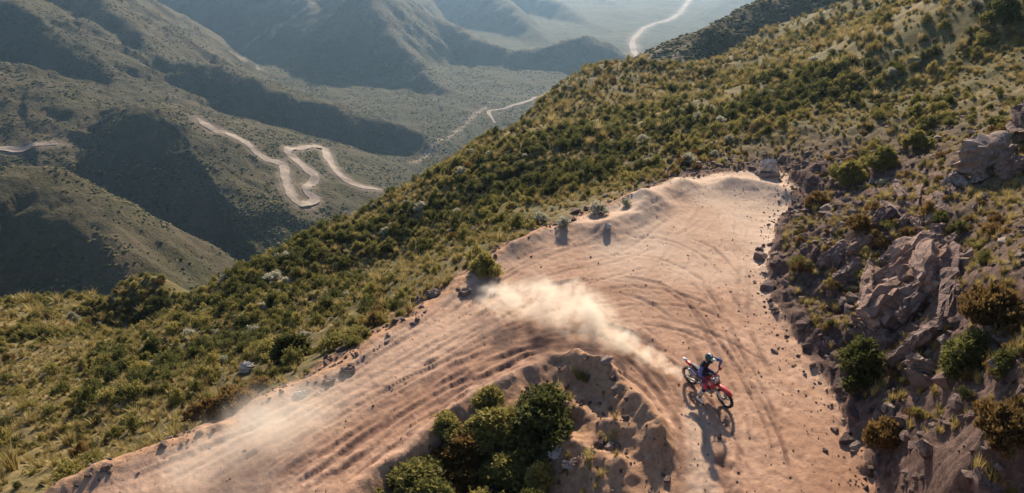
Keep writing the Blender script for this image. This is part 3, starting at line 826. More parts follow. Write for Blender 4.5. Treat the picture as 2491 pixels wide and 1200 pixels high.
def hero(kind, px, py, w, hgt, label, seed, big=True, name='shrub', group=None):
    p = on_near(px, py)
    root = bpy.data.objects.new(name, None); COL.objects.link(root)
    root.location = p; root.scale = (w, w, hgt / .75); root.rotation_euler = (0, 0, seed * 1.7)
    tag(root, label, 'shrub', group)
    me = (BIG if big and kind in BIG else SHRUB)[kind][seed % 2]
    f = link('foliage', me, parent=root)
    link('stems', STEMS, parent=root)
    return root, p
HEROES = []
for i, h in enumerate([
    ('green', 1318, 1062, 2.5, 1.4, 'large dark green bush on the inside of the bend beside the spoil heap'),
    ('olive', 1205, 1062, 2.0, 1.0, 'olive bush against the big dark one on its road side'),
    ('rust', 1122, 1112, 2.0, .95, 'rust brown bush on the inside of the bend, above the olive bushes'),
    ('olive', 985, 1196, 2.3, .85, 'low olive bush at the bottom edge beside the lower leg of road'),
    ('olive', 1240, 1165, 2.0, .95, 'olive bush below the large dark one on the inside of the bend'),
    ('olive', 1310, 1180, 1.0, .8, 'small olive bush at the bottom edge near the stony patch'),
    ('rust', 1110, 1190, 1.9, .85, 'rust brown bush at the bottom edge between two olive bushes'),
    ('green', 1040, 1262, 1.8, 1.1, 'dark green bush cut by the bottom edge beside the low olive bush'),
    ('olive', 1165, 1268, 1.7, 1.1, 'olive bush cut by the bottom edge under the rust brown bush'),
    ('green', 1285, 1275, 1.6, 1.0, 'dark green bush cut by the bottom edge near the stony patch'),
    ('olive', 1190, 985, 1.1, .75, 'olive bush at the upper rim of the bushes inside the bend'),
    ('olive', 1085, 1050, 1.1, .65, 'small olive bush hugging the inner lip of the lower leg'),
    ('rust', 570, 995, 1.7, .85, 'rust brown bush on the outer verge above the lower leg of road'),
    ('rust', 505, 1020, 1.4, .7, 'rust brown bush lowest on the outer verge of the lower leg'),
    ('rust', 640, 948, 1.0, .6, 'small rust brown bush highest on the verge of the lower leg'),
    ('olive', 1182, 668, 1.35, 1.1, 'round olive bush alone on the outer verge halfway round the bend'),
    ('green', 715, 872, 1.7, 1.1, 'dark green bush on the slope just below the pale boulder'),
    ('green', 2085, 925, 1.7, 1.35, 'dark green bush at the foot of the rock outcrop'),
    ('rust', 2150, 1085, 1.25, 1.0, 'rust brown bush on the cut bank beside the right leg of road'),
    ('rust', 2400, 790, 2.0, 1.2, 'big rust brown bush in shade behind the rock outcrop'),
    ('green', 2345, 905, 1.7, 1.1, 'dark green bush in shade below the rock outcrop'),
    ('rust', 2440, 1075, 1.4, .9, 'rust brown bush at the frame edge on the lower cut bank'),
    ('rust', 1985, 505, 1.4, 1.0, 'rust brown bush where the cut bank meets the lookout'),
    ('rust', 2085, 565, 1.2, .8, 'orange brown bush on the rubble above the lookout'),
    ('olive', 2062, 448, 1.9, 1.5, 'tall yellow olive bush behind the lookout end of the road'),
    ('olive', 2140, 410, 1.7, 1.3, 'olive bush upslope of the yellow one behind the lookout'),
    ('olive', 2225, 365, 1.6, 1.2, 'olive bush downslope of the big boulder on the hillside'),
    ('green', 2440, 60, 2.4, 1.6, 'dark green bush high on the hillside at the frame corner'),
]):
    HEROES.append(hero(*h[:5], h[5], i))
for i, (px, py, w) in enumerate([(1372, 553, 1.15), (1458, 520, 1.35), (1522, 502, .8)]):
    HEROES.append(hero('grey', px, py, w, w * .62, ['pale grey cushion shrub lowest on the verge heaps', 'pale grey cushion shrub in the middle of the verge heaps', 'smallest pale grey cushion shrub nearest the lookout heap'][i], i + 40, False))

# scatter -------------------------------------------------------------
PXG_S, PXG_C = math.sin(R(PITCH)), math.cos(R(PITCH))
def project(x, y, z):
    dz = z - CAM_H
    fwd = y * PXG_C - dz * PXG_S
    up = y * PXG_S + dz * PXG_C
    return PW / 2 + FPX * x / fwd, PH / 2 - FPX * up / fwd, fwd
def seen(x, y, z):
    ok = np.ones(x.shape, bool)
    for t in np.linspace(.25, .985, 46):
        ok &= near_h(x * t, y * t) < CAM_H + (z - CAM_H) * t
    px, py, f = project(x, y, z)
    return ok & (px > -60) & (px < PW + 60) & (py > -60) & (py < PH + 90)

SDW = sdw
def sample(n, r0, r1, p0=-50, p1=46):
    r = np.sqrt(rng.uniform(r0 * r0, r1 * r1, n)); p = rng.uniform(R(p0), R(p1), n)
    return r * np.sin(p), r * np.cos(p)

BANDS = [[on_near(*p)[:2] for p in L] for L in ([(610, 690), (760, 640), (900, 570), (1050, 510), (1180, 455), (1330, 380)], [(1380, 440), (1520, 380), (1660, 310), (1800, 265), (1950, 205)],
         [(470, 880), (600, 800), (740, 740)], [(1240, 470), (1400, 360), (1500, 300)])]
def band_f(x, y):
    f = np.zeros(np.shape(x))
    for L in BANDS: f = np.maximum(f, np.exp(-(seg_dist(x, y, L)[0] / 4.5) ** 2))
    return f
def gen_shrubs(n, r0, r1, smin, smed):
    x, y = sample(n, r0, r1)
    s_road = near_h(x, y, SDW); bk = near_h(x, y, bank); ea = near_h(x, y, earth)
    c1 = fbm(x * .14, y * .14, 3, 200); c2 = fbm(x * .6, y * .6, 2, 201)
    bf = band_f(x, y)
    dens = np.clip(.42 + .75 * c1 + .55 * c2 + .6 * bf, .04, 1) * (s_road < -.9) * (1 - .72 * np.clip(ea - bk, 0, 1))
    keep = rng.uniform(0, 1, n) < dens
    x, y, c1, c2, bk, ea, bf = x[keep], y[keep], c1[keep], c2[keep], bk[keep], ea[keep], bf[keep]
    z = near_h(x, y)
    size = np.clip(smed * np.exp(rng.normal(0, .55, len(x))) * (1 + .35 * c1 + .45 * bf), smin, 1.25)
    size *= np.where(ea > .5, .65, 1)
    u = rng.uniform(0, 1, len(x)) + .28 * fbm(x * .09, y * .09, 2, 202) - .25 * np.clip(bk, 0, 1) + .6 * bf
    kind = np.where(u > .66, 0, np.where(u > .05, 1, np.where(u > -.14, 2, 3)))
    kind = np.where((rng.uniform(0, 1, len(x)) < .05), 3, kind)
    kind = np.where((bk > .4) & (rng.uniform(0, 1, len(x)) < .45), 2, kind)
    return np.stack([x, y, z - .03, size, kind], 1)
def bank_shrubs(n):
    a = gen_shrubs(n, 11, 36, .2, .42); a = a[near_h(a[:, 0], a[:, 1], bank) > .12]
    k = rng.uniform(0, 1, len(a)); a[:, 4] = np.where(k < .5, 2, np.where(k < .78, 0, 1))
    return a
def left_shrubs(n):
    a = gen_shrubs(n, 40, 105, .25, .5); return a[a[:, 0] < -.28 * a[:, 1]]
S = np.concatenate([left_shrubs(14000), bank_shrubs(6000), gen_shrubs(15000, 12, 62, .2, .36), gen_shrubs(16000, 58, 118, .25, .48), gen_shrubs(15000, 62, 235, .3, .6)])
# keep clear of the hand-placed shrubs
for root, p in HEROES:
    S = S[np.hypot(S[:, 0] - p[0], S[:, 1] - p[1]) > root.scale[0] * .42]
vis = seen(S[:, 0], S[:, 1], S[:, 2] + S[:, 3] * .5)
px, py, fw = project(S[:, 0], S[:, 1], S[:, 2] + S[:, 3] * .3)
infr = vis & (px > 5) & (px < PW - 5) & (py > 5) & (py < PH - 5)
app = np.where(infr, S[:, 3] / fw, 0)
order = np.argsort(-app)
N_IND = 300 - len(HEROES)
ind, rest = order[:N_IND], order[N_IND:]
_O1 = 'nearest second third fourth fifth sixth seventh eighth ninth tenth eleventh twelfth thirteenth fourteenth fifteenth sixteenth seventeenth eighteenth nineteenth twentieth'.split()
def ordinal(n):
    if n < 20: return _O1[n]
    t = ['twenty', 'thirty', 'forty', 'fifty', 'sixty', 'seventy', 'eighty'][(n + 1) // 10 - 2]
    u = (n + 1) % 10
    return t + ('-' + ['first'] [0] if u == 1 else '-' + _O1[u - 1]) if u else t[:-1] + 'ieth'
LANDM = {'island': ('the spoil heap', at_z(1500, 960)), 'bank': ('the rock outcrop', at_z(2200, 760)), 'upper': ('the white stone block', at_z(1865, 415)),
         'verge': ('the motorcycle', at_z(1715, 950)), 'left': ('the pale boulder', at_z(640, 900)), 'mid': ('the lone olive bush', at_z(1182, 668)), 'far': ('the white stone block', at_z(1865, 415))}
PHRASE = {'island': 'inside the bend', 'bank': 'on the cut bank', 'upper': 'above the lookout', 'verge': 'on the outer road verge',
          'left': 'below the lower leg', 'mid': 'below the bend', 'far': 'on the far shoulder'}
GROUPZ = {'island': 'shrubs inside the hairpin bend', 'bank': 'shrubs on the cut bank', 'upper': 'shrubs on the hillside above the lookout', 'verge': 'shrubs along the outer verge',
          'left': 'shrubs on the slope below the lower leg', 'mid': 'shrubs on the slope below the bend', 'far': 'shrubs on the far shoulder'}
def zone(x, y, pxx, pyy):
    sdv = float(near_h(x, y, sd)); r = math.hypot(x, y)
    if r > 75: return 'far'
    if float(near_h(x, y, d_in)) < 6 and pyy > 880 and 850 < pxx < 1660: return 'island'
    if float(near_h(x, y, bank)) > .25: return 'bank'
    if x > 10 or pxx > 1550: return 'upper'
    if sdv > -2.6: return 'verge'
    return 'left' if pxx < 780 else 'mid'
cells = {}
for i in ind:
    z = zone(S[i, 0], S[i, 1], px[i], py[i])
    big = 'large' if S[i, 3] > 1.1 else ('small' if S[i, 3] < .7 else 'medium')
    cells.setdefault((z, int(S[i, 4]), big), []).append(i)
KN = ['green', 'olive', 'rust', 'grey']
FIRST = {}
for (z, kd, big), lst in cells.items():
    lname, lp = LANDM[z]
    lst.sort(key=lambda i: math.hypot(S[i, 0] - lp[0], S[i, 1] - lp[1]))
    for n_, i in enumerate(lst):
        me = SHRUB[KN[kd]][int(i) % 3]
        o = link('shrub', me)
        o.location = S[i, :3]; sc = S[i, 3]
        o.scale = (sc, sc, sc * (.75 + .5 * ((i * 7919) % 97) / 97)); o.rotation_euler = (0, 0, (i * 2.399) % 6.283)
        lab = f"{big} {KIND_NAME[KN[kd]]} shrub {PHRASE[z]}, {ordinal(n_)} {'to' if n_ == 0 else 'from'} {lname}"
        tag(o, lab, 'shrub', GROUPZ[z])
        FIRST.setdefault(KN[kd], o)

def gn_scatter(name, pts, scale, src=None, label='', cat='', mat=None, squash=1.0, ico=None, rough=.0):
    """one object that sets copies of a source mesh (or a small lumpy stone) on many points"""
    n = len(pts)
    me = bpy.data.meshes.new(name)
    me.vertices.add(n); me.vertices.foreach_set('co', np.asarray(pts, np.float32).ravel()); me.update()
    g = np.random.default_rng(len(name) + n)
    sc = np.asarray(scale, np.float32)
    for nm, val in (('sx', sc * g.uniform(.85, 1.2, n)), ('sy', sc * g.uniform(.85, 1.2, n)), ('sz', sc * squash * g.uniform(.75, 1.25, n)),
                    ('rx', g.normal(0, rough, n)), ('ry', g.normal(0, rough, n)), ('rz', g.uniform(0, 6.283, n))):
        add_attr(me, nm, val)
    o = link(name, me)
    ng = bpy.data.node_groups.new(name, 'GeometryNodeTree')
    ng.interface.new_socket('Geometry', in_out='INPUT', socket_type='NodeSocketGeometry')
    ng.interface.new_socket('Geometry', in_out='OUTPUT', socket_type='NodeSocketGeometry')
    nd = ng.nodes.new; lk = ng.links.new
    gi, go = nd('NodeGroupInput'), nd('NodeGroupOutput')
    ip = nd('GeometryNodeInstanceOnPoints')
    def vec(a, b, c):
        cmb = nd('ShaderNodeCombineXYZ')
        for i, k2 in enumerate((a, b, c)):
            na = nd('GeometryNodeInputNamedAttribute'); na.data_type = 'FLOAT'; na.inputs[0].default_value = k2
            lk(na.outputs[0], cmb.inputs[i])
        return cmb.outputs[0]
    e2r = nd('FunctionNodeEulerToRotation')
    lk(vec('rx', 'ry', 'rz'), e2r.inputs[0])
    lk(e2r.outputs[0], ip.inputs['Rotation']); lk(vec('sx', 'sy', 'sz'), ip.inputs['Scale'])
    lk(gi.outputs[0], ip.inputs['Points'])
    if src is not None:
        oi = nd('GeometryNodeObjectInfo'); oi.inputs['Object'].default_value = src
        oi.transform_space = 'ORIGINAL'
        lk(oi.outputs['Geometry'], ip.inputs['Instance'])
    else:
        ic = nd('GeometryNodeMeshIcoSphere'); ic.inputs['Radius'].default_value = .5; ic.inputs['Subdivisions'].default_value = ico
        sp = nd('GeometryNodeSetPosition'); ns = nd('ShaderNodeTexNoise'); ns.inputs['Scale'].default_value = 2.3
        sub = nd('ShaderNodeVectorMath'); sub.operation = 'SUBTRACT'; sub.inputs[1].default_value = (.5, .5, .5)
        mul = nd('ShaderNodeVectorMath'); mul.operation = 'SCALE'; mul.inputs['Scale'].default_value = .9
        lk(ns.outputs['Color'], sub.inputs[0]); lk(sub.outputs[0], mul.inputs[0]); lk(mul.outputs[0], sp.inputs['Offset'])
        sm = nd('GeometryNodeSetMaterial'); sm.inputs['Material'].default_value = mat
        sh = nd('GeometryNodeSetShadeSmooth'); sh.inputs['Shade Smooth'].default_value = False
        lk(ic.outputs['Mesh'], sp.inputs['Geometry']); lk(sp.outputs[0], sh.inputs[0]); lk(sh.outputs[0], sm.inputs['Geometry']); lk(sm.outputs[0], ip.inputs['Instance'])
    lk(ip.outputs[0], go.inputs[0])
    md = o.modifiers.new('scatter', 'NODES'); md.node_group = ng
    return tag(o, label, cat, kind='stuff')

for kd, k2 in enumerate(KN):
    sel = rest[S[rest, 4] == kd]
    gn_scatter('shrub_cover', S[sel, :3], S[sel, 3], FIRST[k2], f'smaller {KIND_NAME[k2]} shrubs scattered all over the hillside', 'shrubs')
# straw coloured tufts
def gen_tufts(n, r0, r1, smed):
    x, y = sample(n, r0, r1)
    s_road = near_h(x, y, SDW); ea = near_h(x, y, earth); bk = near_h(x, y, bank)
    c = fbm(x * .1, y * .1, 3, 210)
    keep = (s_road < -.7) & (rng.uniform(0, 1, n) < np.clip(.55 + .7 * c, .05, 1) * (1 - .75 * ea) * (1 - .5 * bk))
    x, y = x[keep], y[keep]
    return np.stack([x, y, near_h(x, y) - .02], 1), np.clip(smed * np.exp(rng.normal(0, .35, len(x))), .2, 3)
tp, ts = gen_tufts(24000, 12, 60, .42)
tq, tu = gen_tufts(14000, 60, 200, 1.1)
xb, yb = sample(7000, 11, 36, 22, 46)
kb = (near_h(xb, yb, SDW) < -.6) & (rng.uniform(0, 1, 7000) < .22)
tq = np.concatenate([tq, np.stack([xb[kb], yb[kb], near_h(xb[kb], yb[kb]) - .02], 1)]); tu = np.concatenate([tu, rng.uniform(.2, .6, kb.sum())])
tp2, ts2 = gen_tufts(16000, 55, 118, .65)
tp, ts = np.concatenate([tp, tp2]), np.concatenate([ts, ts2])
tuft0 = link('straw_grass', TUFT); p0 = on_near(880, 700); tuft0.location = p0; tuft0.scale = (.8, .8, .8)
tag(tuft0, 'single straw coloured grass tuft on the slope below the lone olive bush', 'grass tuft')
gn_scatter('dry_grass', np.concatenate([tp, tq]), np.concatenate([ts, tu]), tuft0, 'straw coloured grass tufts between the shrubs', 'grass', rough=.1)

# scrub on the mountains
def scrub_material():
    m = NT('distant_scrub')
    rnd = m.n('ShaderNodeObjectInfo').outputs['Random']
    c = m.ramp(rnd, [(.0, (.022, .030, .012)), (.4, (.045, .055, .020)), (.75, (.10, .095, .035)), (1, (.19, .14, .06))])
    return m.finish(c, .9, spec=.05)
nf = 85000
u = rng.uniform(0, 1, nf); rf = 135 * (1000 / 135) ** u
pf = np.where(rf < 330, rng.uniform(R(-42), R(34), nf), rng.uniform(R(-42), R(16), nf))
xf, yf = rf * np.sin(pf), rf * np.cos(pf)
zf = far_h(xf, yf)
kf = rng.uniform(0, 1, nf) < np.clip(.58 + 1.2 * fbm(xf / 45, yf / 45, 4, 220), .05, 1)
for P in VROADS: kf &= seg_dist(xf, yf, P[::4])[0] > 6
xf, yf, zf, rf = xf[kf], yf[kf], zf[kf], rf[kf]
gn_scatter('mountain_scrub', np.stack([xf, yf, zf + .1], 1), rng.uniform(.7, 1.9, len(xf)) * (rf / 400) ** .35, None, 'scattered dark scrub dotting the mountain sides', 'scrub', scrub_material(), .7, 1)
# ------------------------------------------------------------------ rocks
def rock_material(name, ca, cb, cc, lichen=.25):
    m = NT(name)
    rnd = m.n('ShaderNodeObjectInfo').outputs['Random']
    tc = m.n('ShaderNodeTexCoord').outputs['Object']
    n1, n2, n3 = m.noise(1.6, 5, .6, tc), m.noise(7, 6, .7, tc), m.noise(30, 4, .7, tc)
    f = m.math('ADD', m.math('MULTIPLY', n1, .7), m.math('MULTIPLY', rnd, .3))
    c = m.ramp(f, [(.25, ca), (.5, cb), (.75, cc)])
    c = m.mix(m.rng(n2, .5, .72, 0, .5), c, ca)
    c = m.mix(m.rng(n3, .58, .70, 0, lichen), c, (.50, .46, .42))
    wv = m.n('ShaderNodeVectorMath', {0: tc, 1: m.n('ShaderNodeVectorMath', {0: m.n('ShaderNodeTexNoise', {'Vector': tc, 'Scale': 2.0, 'Detail': 4.0}).outputs['Color'], 'Scale': .8}, operation='SCALE').outputs[0]}, operation='ADD').outputs[0]
    cr = m.n('ShaderNodeTexVoronoi', {'Vector': wv, 'Scale': 1.5, 'Randomness': 1.0}, feature='DISTANCE_TO_EDGE').outputs['Distance']
    crk = m.rng(cr, 0, .06)
    c = m.mix(m.rng(crk, 0, 1, .45, 0), c, (.05, .035, .032))
    b = m.bump(m.math('ADD', m.math('ADD', n2, m.math('MULTIPLY', n3, .4)), m.math('MULTIPLY', crk, .5)), .9, .09)
    return m.finish(c, .9, b, spec=.15)
ROCK = rock_material('purple_brown_rock', (.095, .060, .056), (.175, .118, .106), (.28, .20, .178))
ROCKB = rock_material('warm_brown_rock', (.13, .078, .062), (.25, .16, .128), (.38, .265, .22))
ROCKP = rock_material('pale_rock', (.19, .135, .115), (.29, .22, .19), (.41, .33, .29))
WHITE = rock_material('white_rock', (.42, .38, .36), (.54, .50, .48), (.66, .63, .61), .1)

def hull_mesh(name, seed, dims=(1, 1, .7), n=18, mat=None, boxy=.75, sub=True):
    g = np.random.default_rng(seed)
    p = g.uniform(-1, 1, (n, 3))
    big = np.abs(p).max(1)[:, None]; p = p / big * (boxy + (1 - boxy) * g.uniform(.3, 1, (n, 1)))
    bm = bmesh.new()
    for q in p: bm.verts.new(Vector(q * .5 * np.array(dims)))
    r = bmesh.ops.convex_hull(bm, input=bm.verts)
    junk = [e for e in r['geom_interior'] + r['geom_unused'] if isinstance(e, bmesh.types.BMVert)]
    bmesh.ops.delete(bm, geom=list(set(junk)), context='VERTS')
    bmesh.ops.dissolve_limit(bm, angle_limit=R(12), verts=bm.verts, edges=bm.edges)
    bmesh.ops.bevel(bm, geom=bm.edges[:] , offset=.03 * min(dims), segments=1, affect='EDGES', clamp_overlap=True)
    bmesh.ops.triangulate(bm, faces=bm.faces)
    if sub:
        for _ in range(4):
            lg = [e for e in bm.edges if e.calc_length() > .09 * max(dims)]
            if not lg or len(bm.faces) > 1500: break
            bmesh.ops.subdivide_edges(bm, edges=lg, cuts=1)
            bmesh.ops.triangulate(bm, faces=bm.faces)
        co = np.array([v.co for v in bm.verts]); sz = min(dims)
        a = co[:, 0] * 1.3 + co[:, 2] * .6 + seed; b = co[:, 1] * 1.3 - co[:, 2] * .5
        d1 = fbm(a / sz * .9, b / sz * .9, 4, seed % 40) * .10 * sz
        st = (co[:, 1] * .8 + co[:, 2]) / sz * 3.5 + .5 * perlin(a / sz, b / sz, seed % 31)
        d1 += ((st % 1) ** 2 - .33) * .17 * sz                     # bedding steps
        bm.normal_update()
        for v, d in zip(bm.verts, d1): v.co += v.normal * float(d)
    bmesh.ops.recalc_face_normals(bm, faces=bm.faces)
    me = bpy.data.meshes.new(name); bm.to_mesh(me); bm.free()
    me.materials.append(mat or ROCK)
    return me

def boulder(px, py, dims, label, seed, mat=None, rot=(0, 0, 0), name='boulder', sink=.36, cat='boulder', group=None):
    p = on_near(px, py)
    o = link(name, hull_mesh(name, seed, dims, 26, mat, .6))
    o.location = (p[0], p[1], p[2] + dims[2] * (.5 - sink)); o.rotation_euler = tuple(R(a) for a in rot)
    return tag(o, label, cat, group)
boulder(2400, 418, (2.7, 1.8, 1.9), 'big pale topped boulder on the hillside above the rubble', 301, ROCKP, (8, 6, 20), sink=.2)
boulder(2478, 345, (3.2, 2.4, 2.2), 'purple brown boulder cut by the frame edge, upslope of the big pale one', 302, ROCK, (10, -12, 35))
boulder(2466, 420, (1.5, 1.2, 1.0), 'purple brown boulder wedged beside the big pale one', 303, ROCK, (0, 14, 10))
boulder(2345, 455, (1.5, .9, .7), 'long grey boulder lying below the big pale one', 304, ROCKP, (10, 28, -40))
boulder(602, 903, (.62, .5, .62), 'pale boulder standing on the slope above the rust bushes', 305, WHITE, (0, 10, 20))
boulder(730, 962, (.5, .28, .18), 'flat pale stone lying on the outer verge of the lower leg', 306, WHITE, (0, 0, 10), name='stone', cat='stone')
boulder(800, 930, (.38, .3, .25), 'pinkish stone on the outer verge above the flat pale stone', 307, ROCKP, (0, 0, 50), name='stone', cat='stone')
boulder(845, 905, (.5, .36, .3), 'brown stone half buried in the outer verge', 308, ROCK, (0, 8, 10), name='stone', cat='stone')
boulder(1480, 556, (.42, .36, .32), 'small pale stone lying on the verge heap', 309, WHITE, (0, 0, 30), name='stone', cat='stone')
boulder(2240, 905, (.9, .8, .7), 'bluish pale rock in shade below the rock outcrop', 310, ROCKP, (0, 20, 0))
boulder(1055, 720, (.7, .5, .4), 'pale rock on the outer verge beyond the dust cloud', 311, ROCKP, (0, 0, 20))
boulder(1130, 715, (.55, .4, .28), 'reddish rock on the outer verge beside the dust cloud', 312, ROCK, (0, 0, 40))
boulder(285, 1000, (.7, .5, .35), 'grey rock among shrubs low on the slope', 313, ROCKP, (0, 0, 40))
boulder(1350, 1105, (.45, .35, .4), 'pale stone at the foot of the large dark green bush', 314, WHITE, (0, 12, 40), name='stone', cat='stone')
boulder(1385, 1140, (.5, .4, .35), 'grey stone on the stony patch inside the bend', 315, ROCKP, (0, 0, 0), name='stone', cat='stone')

# white block at the lookout: a squared stone on a low plinth
wb = bpy.data.objects.new('stone_block', None); COL.objects.link(wb)
wp_ = on_near(1866, 428); wb.location = wp_; wb.rotation_euler = (0, 0, R(12))
tag(wb, 'white stone block on a low plinth at the lookout', 'stone block')
o = link('block', hull_mesh('block', 320, (1.05, .7, .85), 26, WHITE, .93), parent=wb); o.location = (0, 0, .62)
o = link('plinth', hull_mesh('plinth', 321, (1.35, 1.0, .45), 26, ROCKP, .93), parent=wb); o.location = (0, 0, .05)

# layered outcrop in the cut bank
def slab(parent, a, b, w, th, seed, mat, lift=.25, roll=0.0, name='slab'):
    A_, B_ = on_near(*a), on_near(*b)
    A_ = Vector(A_); B_ = Vector(B_)
    toc = Vector((0, 0, CAM_H)) - (A_ + B_) / 2; toc.normalize()
    ax = (B_ - A_); L = ax.length; ax.normalize()
    zz = (toc - ax * toc.dot(ax)).normalized()
    zz = (Matrix.Rotation(roll, 3, ax) @ zz)
    yy = zz.cross(ax)
    me = hull_mesh(name, seed, (L * 1.15, w, th), 24, mat, .86)
    o = link(name, me, parent=parent)
    M = Matrix((ax, yy, zz)).transposed().to_4x4()
    M.translation = (A_ + B_) / 2 + toc * lift - parent.location
    o.matrix_basis = M
    return o
oc = bpy.data.objects.new('rock_outcrop', None); COL.objects.link(oc); oc.location = on_near(2190, 820)
tag(oc, 'jagged layered rock outcrop jutting from the cut bank', 'rock outcrop')
for i, (a, dm, rot) in enumerate([((2195, 745), (3.6, 2.2, 2.0), (10, -25, 40)), ((2290, 690), (2.6, 1.8, 1.9), (0, -20, 60)), ((2140, 800), (1.7, 1.5, 1.3), (12, 10, 20)), ((2235, 630), (2.4, 1.6, 1.3), (-10, -20, 35))]):
    o = link('bedrock', hull_mesh('bedrock', 380 + i, dm, 30, ROCKB, .8), parent=oc); o.location = Vector(on_near(*a)) - oc.location + Vector((.25, .2, .05)); o.rotation_euler = tuple(R(q) for q in rot)
for i, (a, b, w, th, mt, lift, roll) in enumerate([
    ((2110, 650), (2128, 800), .75, .8, ROCKB, .45, .5), ((2140, 700), (2285, 590), .85, .5, ROCKB, .75, -.5), ((2140, 750), (2250, 730), 1.3, .9, ROCK, .1, .2),
    ((2195, 775), (2265, 700), .5, .6, ROCK, .5, -.4), ((2325, 615), (2300, 770), .6, .7, ROCK, .5, .4), ((2300, 780), (2205, 860), .55, .6, ROCK, .4, -.3),
    ((2160, 880), (2235, 835), .45, .5, ROCK, .3, -.2), ((2270, 640), (2330, 590), .9, .7, ROCK, .2, .2), ((2150, 650), (2230, 600), .8, .6, ROCK, .15, .4),
    ((2100, 800), (2160, 850), .8, .6, ROCK, .05, 0)]):
    slab(oc, a, b, w, th, 330 + i, mt, lift, roll)
ob = bpy.data.objects.new('rock_outcrop', None); COL.objects.link(ob); ob.location = on_near(2230, 520)
tag(ob, 'cluster of splintered pale slabs above the jagged outcrop', 'rock outcrop')
for i, (a, b, w, th, mt) in enumerate([
    ((2228, 505), (2238, 455), .35, .4, ROCKB), ((2198, 545), (2216, 520), .4, .4, ROCKB), ((2262, 540), (2266, 485), .35, .4, ROCKB), ((2186, 530), (2150, 500), .5, .5, ROCK),
    ((2205, 490), (2180, 455), .35, .4, ROCK), ((2290, 520), (2280, 470), .4, .4, ROCK), ((2240, 570), (2225, 530), .4, .4, ROCKB), ((2300, 560), (2270, 560), .5, .5, ROCK),
    ((2130, 555), (2165, 520), .7, .6, ROCK), ((2320, 480), (2300, 440), .5, .5, ROCK)]):
    slab(ob, a, b, w, th, 350 + i, mt, .2, (i % 3 - 1) * .5)
oe = bpy.data.objects.new('rock_outcrop', None); COL.objects.link(oe); oe.location = on_near(2050, 640)
tag(oe, 'low dark rock ledge at the road edge near the lookout', 'rock outcrop')
for i, (a, b, w, th, mt) in enumerate([((2000, 655), (2062, 600), .8, .6, ROCK), ((2068, 620), (2120, 580), .7, .6, ROCKB), ((2040, 690), (2100, 640), .7, .5, ROCK), ((1985, 620), (2020, 590), .5, .4, ROCK), ((2015, 720), (2050, 690), .5, .4, ROCKB)]):
    slab(oe, a, b, w, th, 370 + i, mt, .15, (i % 3 - 1) * .4)

ROCKM = [hull_mesh('rock', 400 + i, (1, .8, .62), 16, ROCK, .7, False) for i in range(5)] + [hull_mesh('rock', 410 + i, (1, .75, .55), 16, ROCKP, .7, False) for i in range(3)]
def gen_rocks(n, r0, r1):
    x, y = sample(n, r0, r1, -45, 46)
    s_road = near_h(x, y, SDW); bk = near_h(x, y, bank); ea = near_h(x, y, earth); do = near_h(x, y, d_out); isl = near_h(x, y, island.astype(float)); drt = near_h(x, y, d_rt)
    c = fbm(x * .5, y * .5, 2, 230)
    dens = np.clip(bk * (.42 + .6 * c), 0, 1) * (s_road < -.1) + .95 * (ea > .35) * (s_road < .25) * (do < 2.4) * (c > -.25) + .5 * isl * (s_road < -.2) + .05 * (s_road < -1) + .55 * np.exp(-((s_road - .1) / .5) ** 2) * (drt < 3)
    keep = rng.uniform(0, 1, n) < dens
    x, y, bk = x[keep], y[keep], bk[keep]
    size = np.clip(.105 * np.exp(rng.normal(0, .62, len(x))) * (1 + .8 * bk), .04, .8)
    z = near_h(x, y)
    return np.stack([x, y, z + size * .08, size, np.where(rng.uniform(0, 1, len(x)) < .7, 0, 1)], 1)
RK = gen_rocks(42000, 11, 60)
pxr, pyr, fwr = project(RK[:, 0], RK[:, 1], RK[:, 2])
visr = seen(RK[:, 0], RK[:, 1], RK[:, 2] + RK[:, 3] * .4) & (pxr > 5) & (pxr < PW - 5) & (pyr > 5) & (pyr < PH - 5)
appr = np.where(visr, RK[:, 3] / fwr, 0)
ordr = np.argsort(-appr)
indr, restr = ordr[:240], ordr[240:]
cells = {}
for i in indr:
    z = zone(RK[i, 0], RK[i, 1], pxr[i], pyr[i])
    if z in ('far', 'upper') : z = 'upper'
    if z in ('mid', 'left'): z = 'left' if pxr[i] < 780 else 'mid'
    big = 'large' if RK[i, 3] > .55 else ('small' if RK[i, 3] < .34 else 'medium')
    cells.setdefault((z, int(RK[i, 4]), big), []).append(i)
for (z, kd, big), lst in cells.items():
    lname, lp = LANDM[z]
    lst.sort(key=lambda i: math.hypot(RK[i, 0] - lp[0], RK[i, 1] - lp[1]))
    for n_, i in enumerate(lst):
        o = link('rock', ROCKM[(int(i) % 5) if kd == 0 else 5 + int(i) % 3])
        sc = RK[i, 3]; o.location = RK[i, :3]; o.scale = (sc, sc, sc)
        o.rotation_euler = ((i * 1.3) % .8 - .4, (i * 2.1) % .8 - .4, (i * 2.399) % 6.283)
        tag(o, f"{big} {'purple brown' if kd == 0 else 'pale grey'} rock {PHRASE[z]}, {ordinal(n_)} {'to' if n_ == 0 else 'from'} {lname}", 'rock', GROUPZ[z].replace('shrubs', 'rocks'))
RSRC = [o for o in bpy.data.objects if o.name.startswith('rock') and o.data in ROCKM[:5]][0]
rp = restr[RK[restr, 4] == 1]; restr = restr[RK[restr, 4] == 0]
PSRC = [o for o in bpy.data.objects if o.name.startswith('rock') and o.data in ROCKM[5:]][0]
gn_scatter('pale_rubble', RK[rp, :3], RK[rp, 3], PSRC, 'loose pale stones mixed into the brown rubble', 'rubble', rough=.4)
gn_scatter('rubble', RK[restr, :3], RK[restr, 3], RSRC, 'loose brown rubble along the road edges and cut bank', 'rubble', rough=.4)
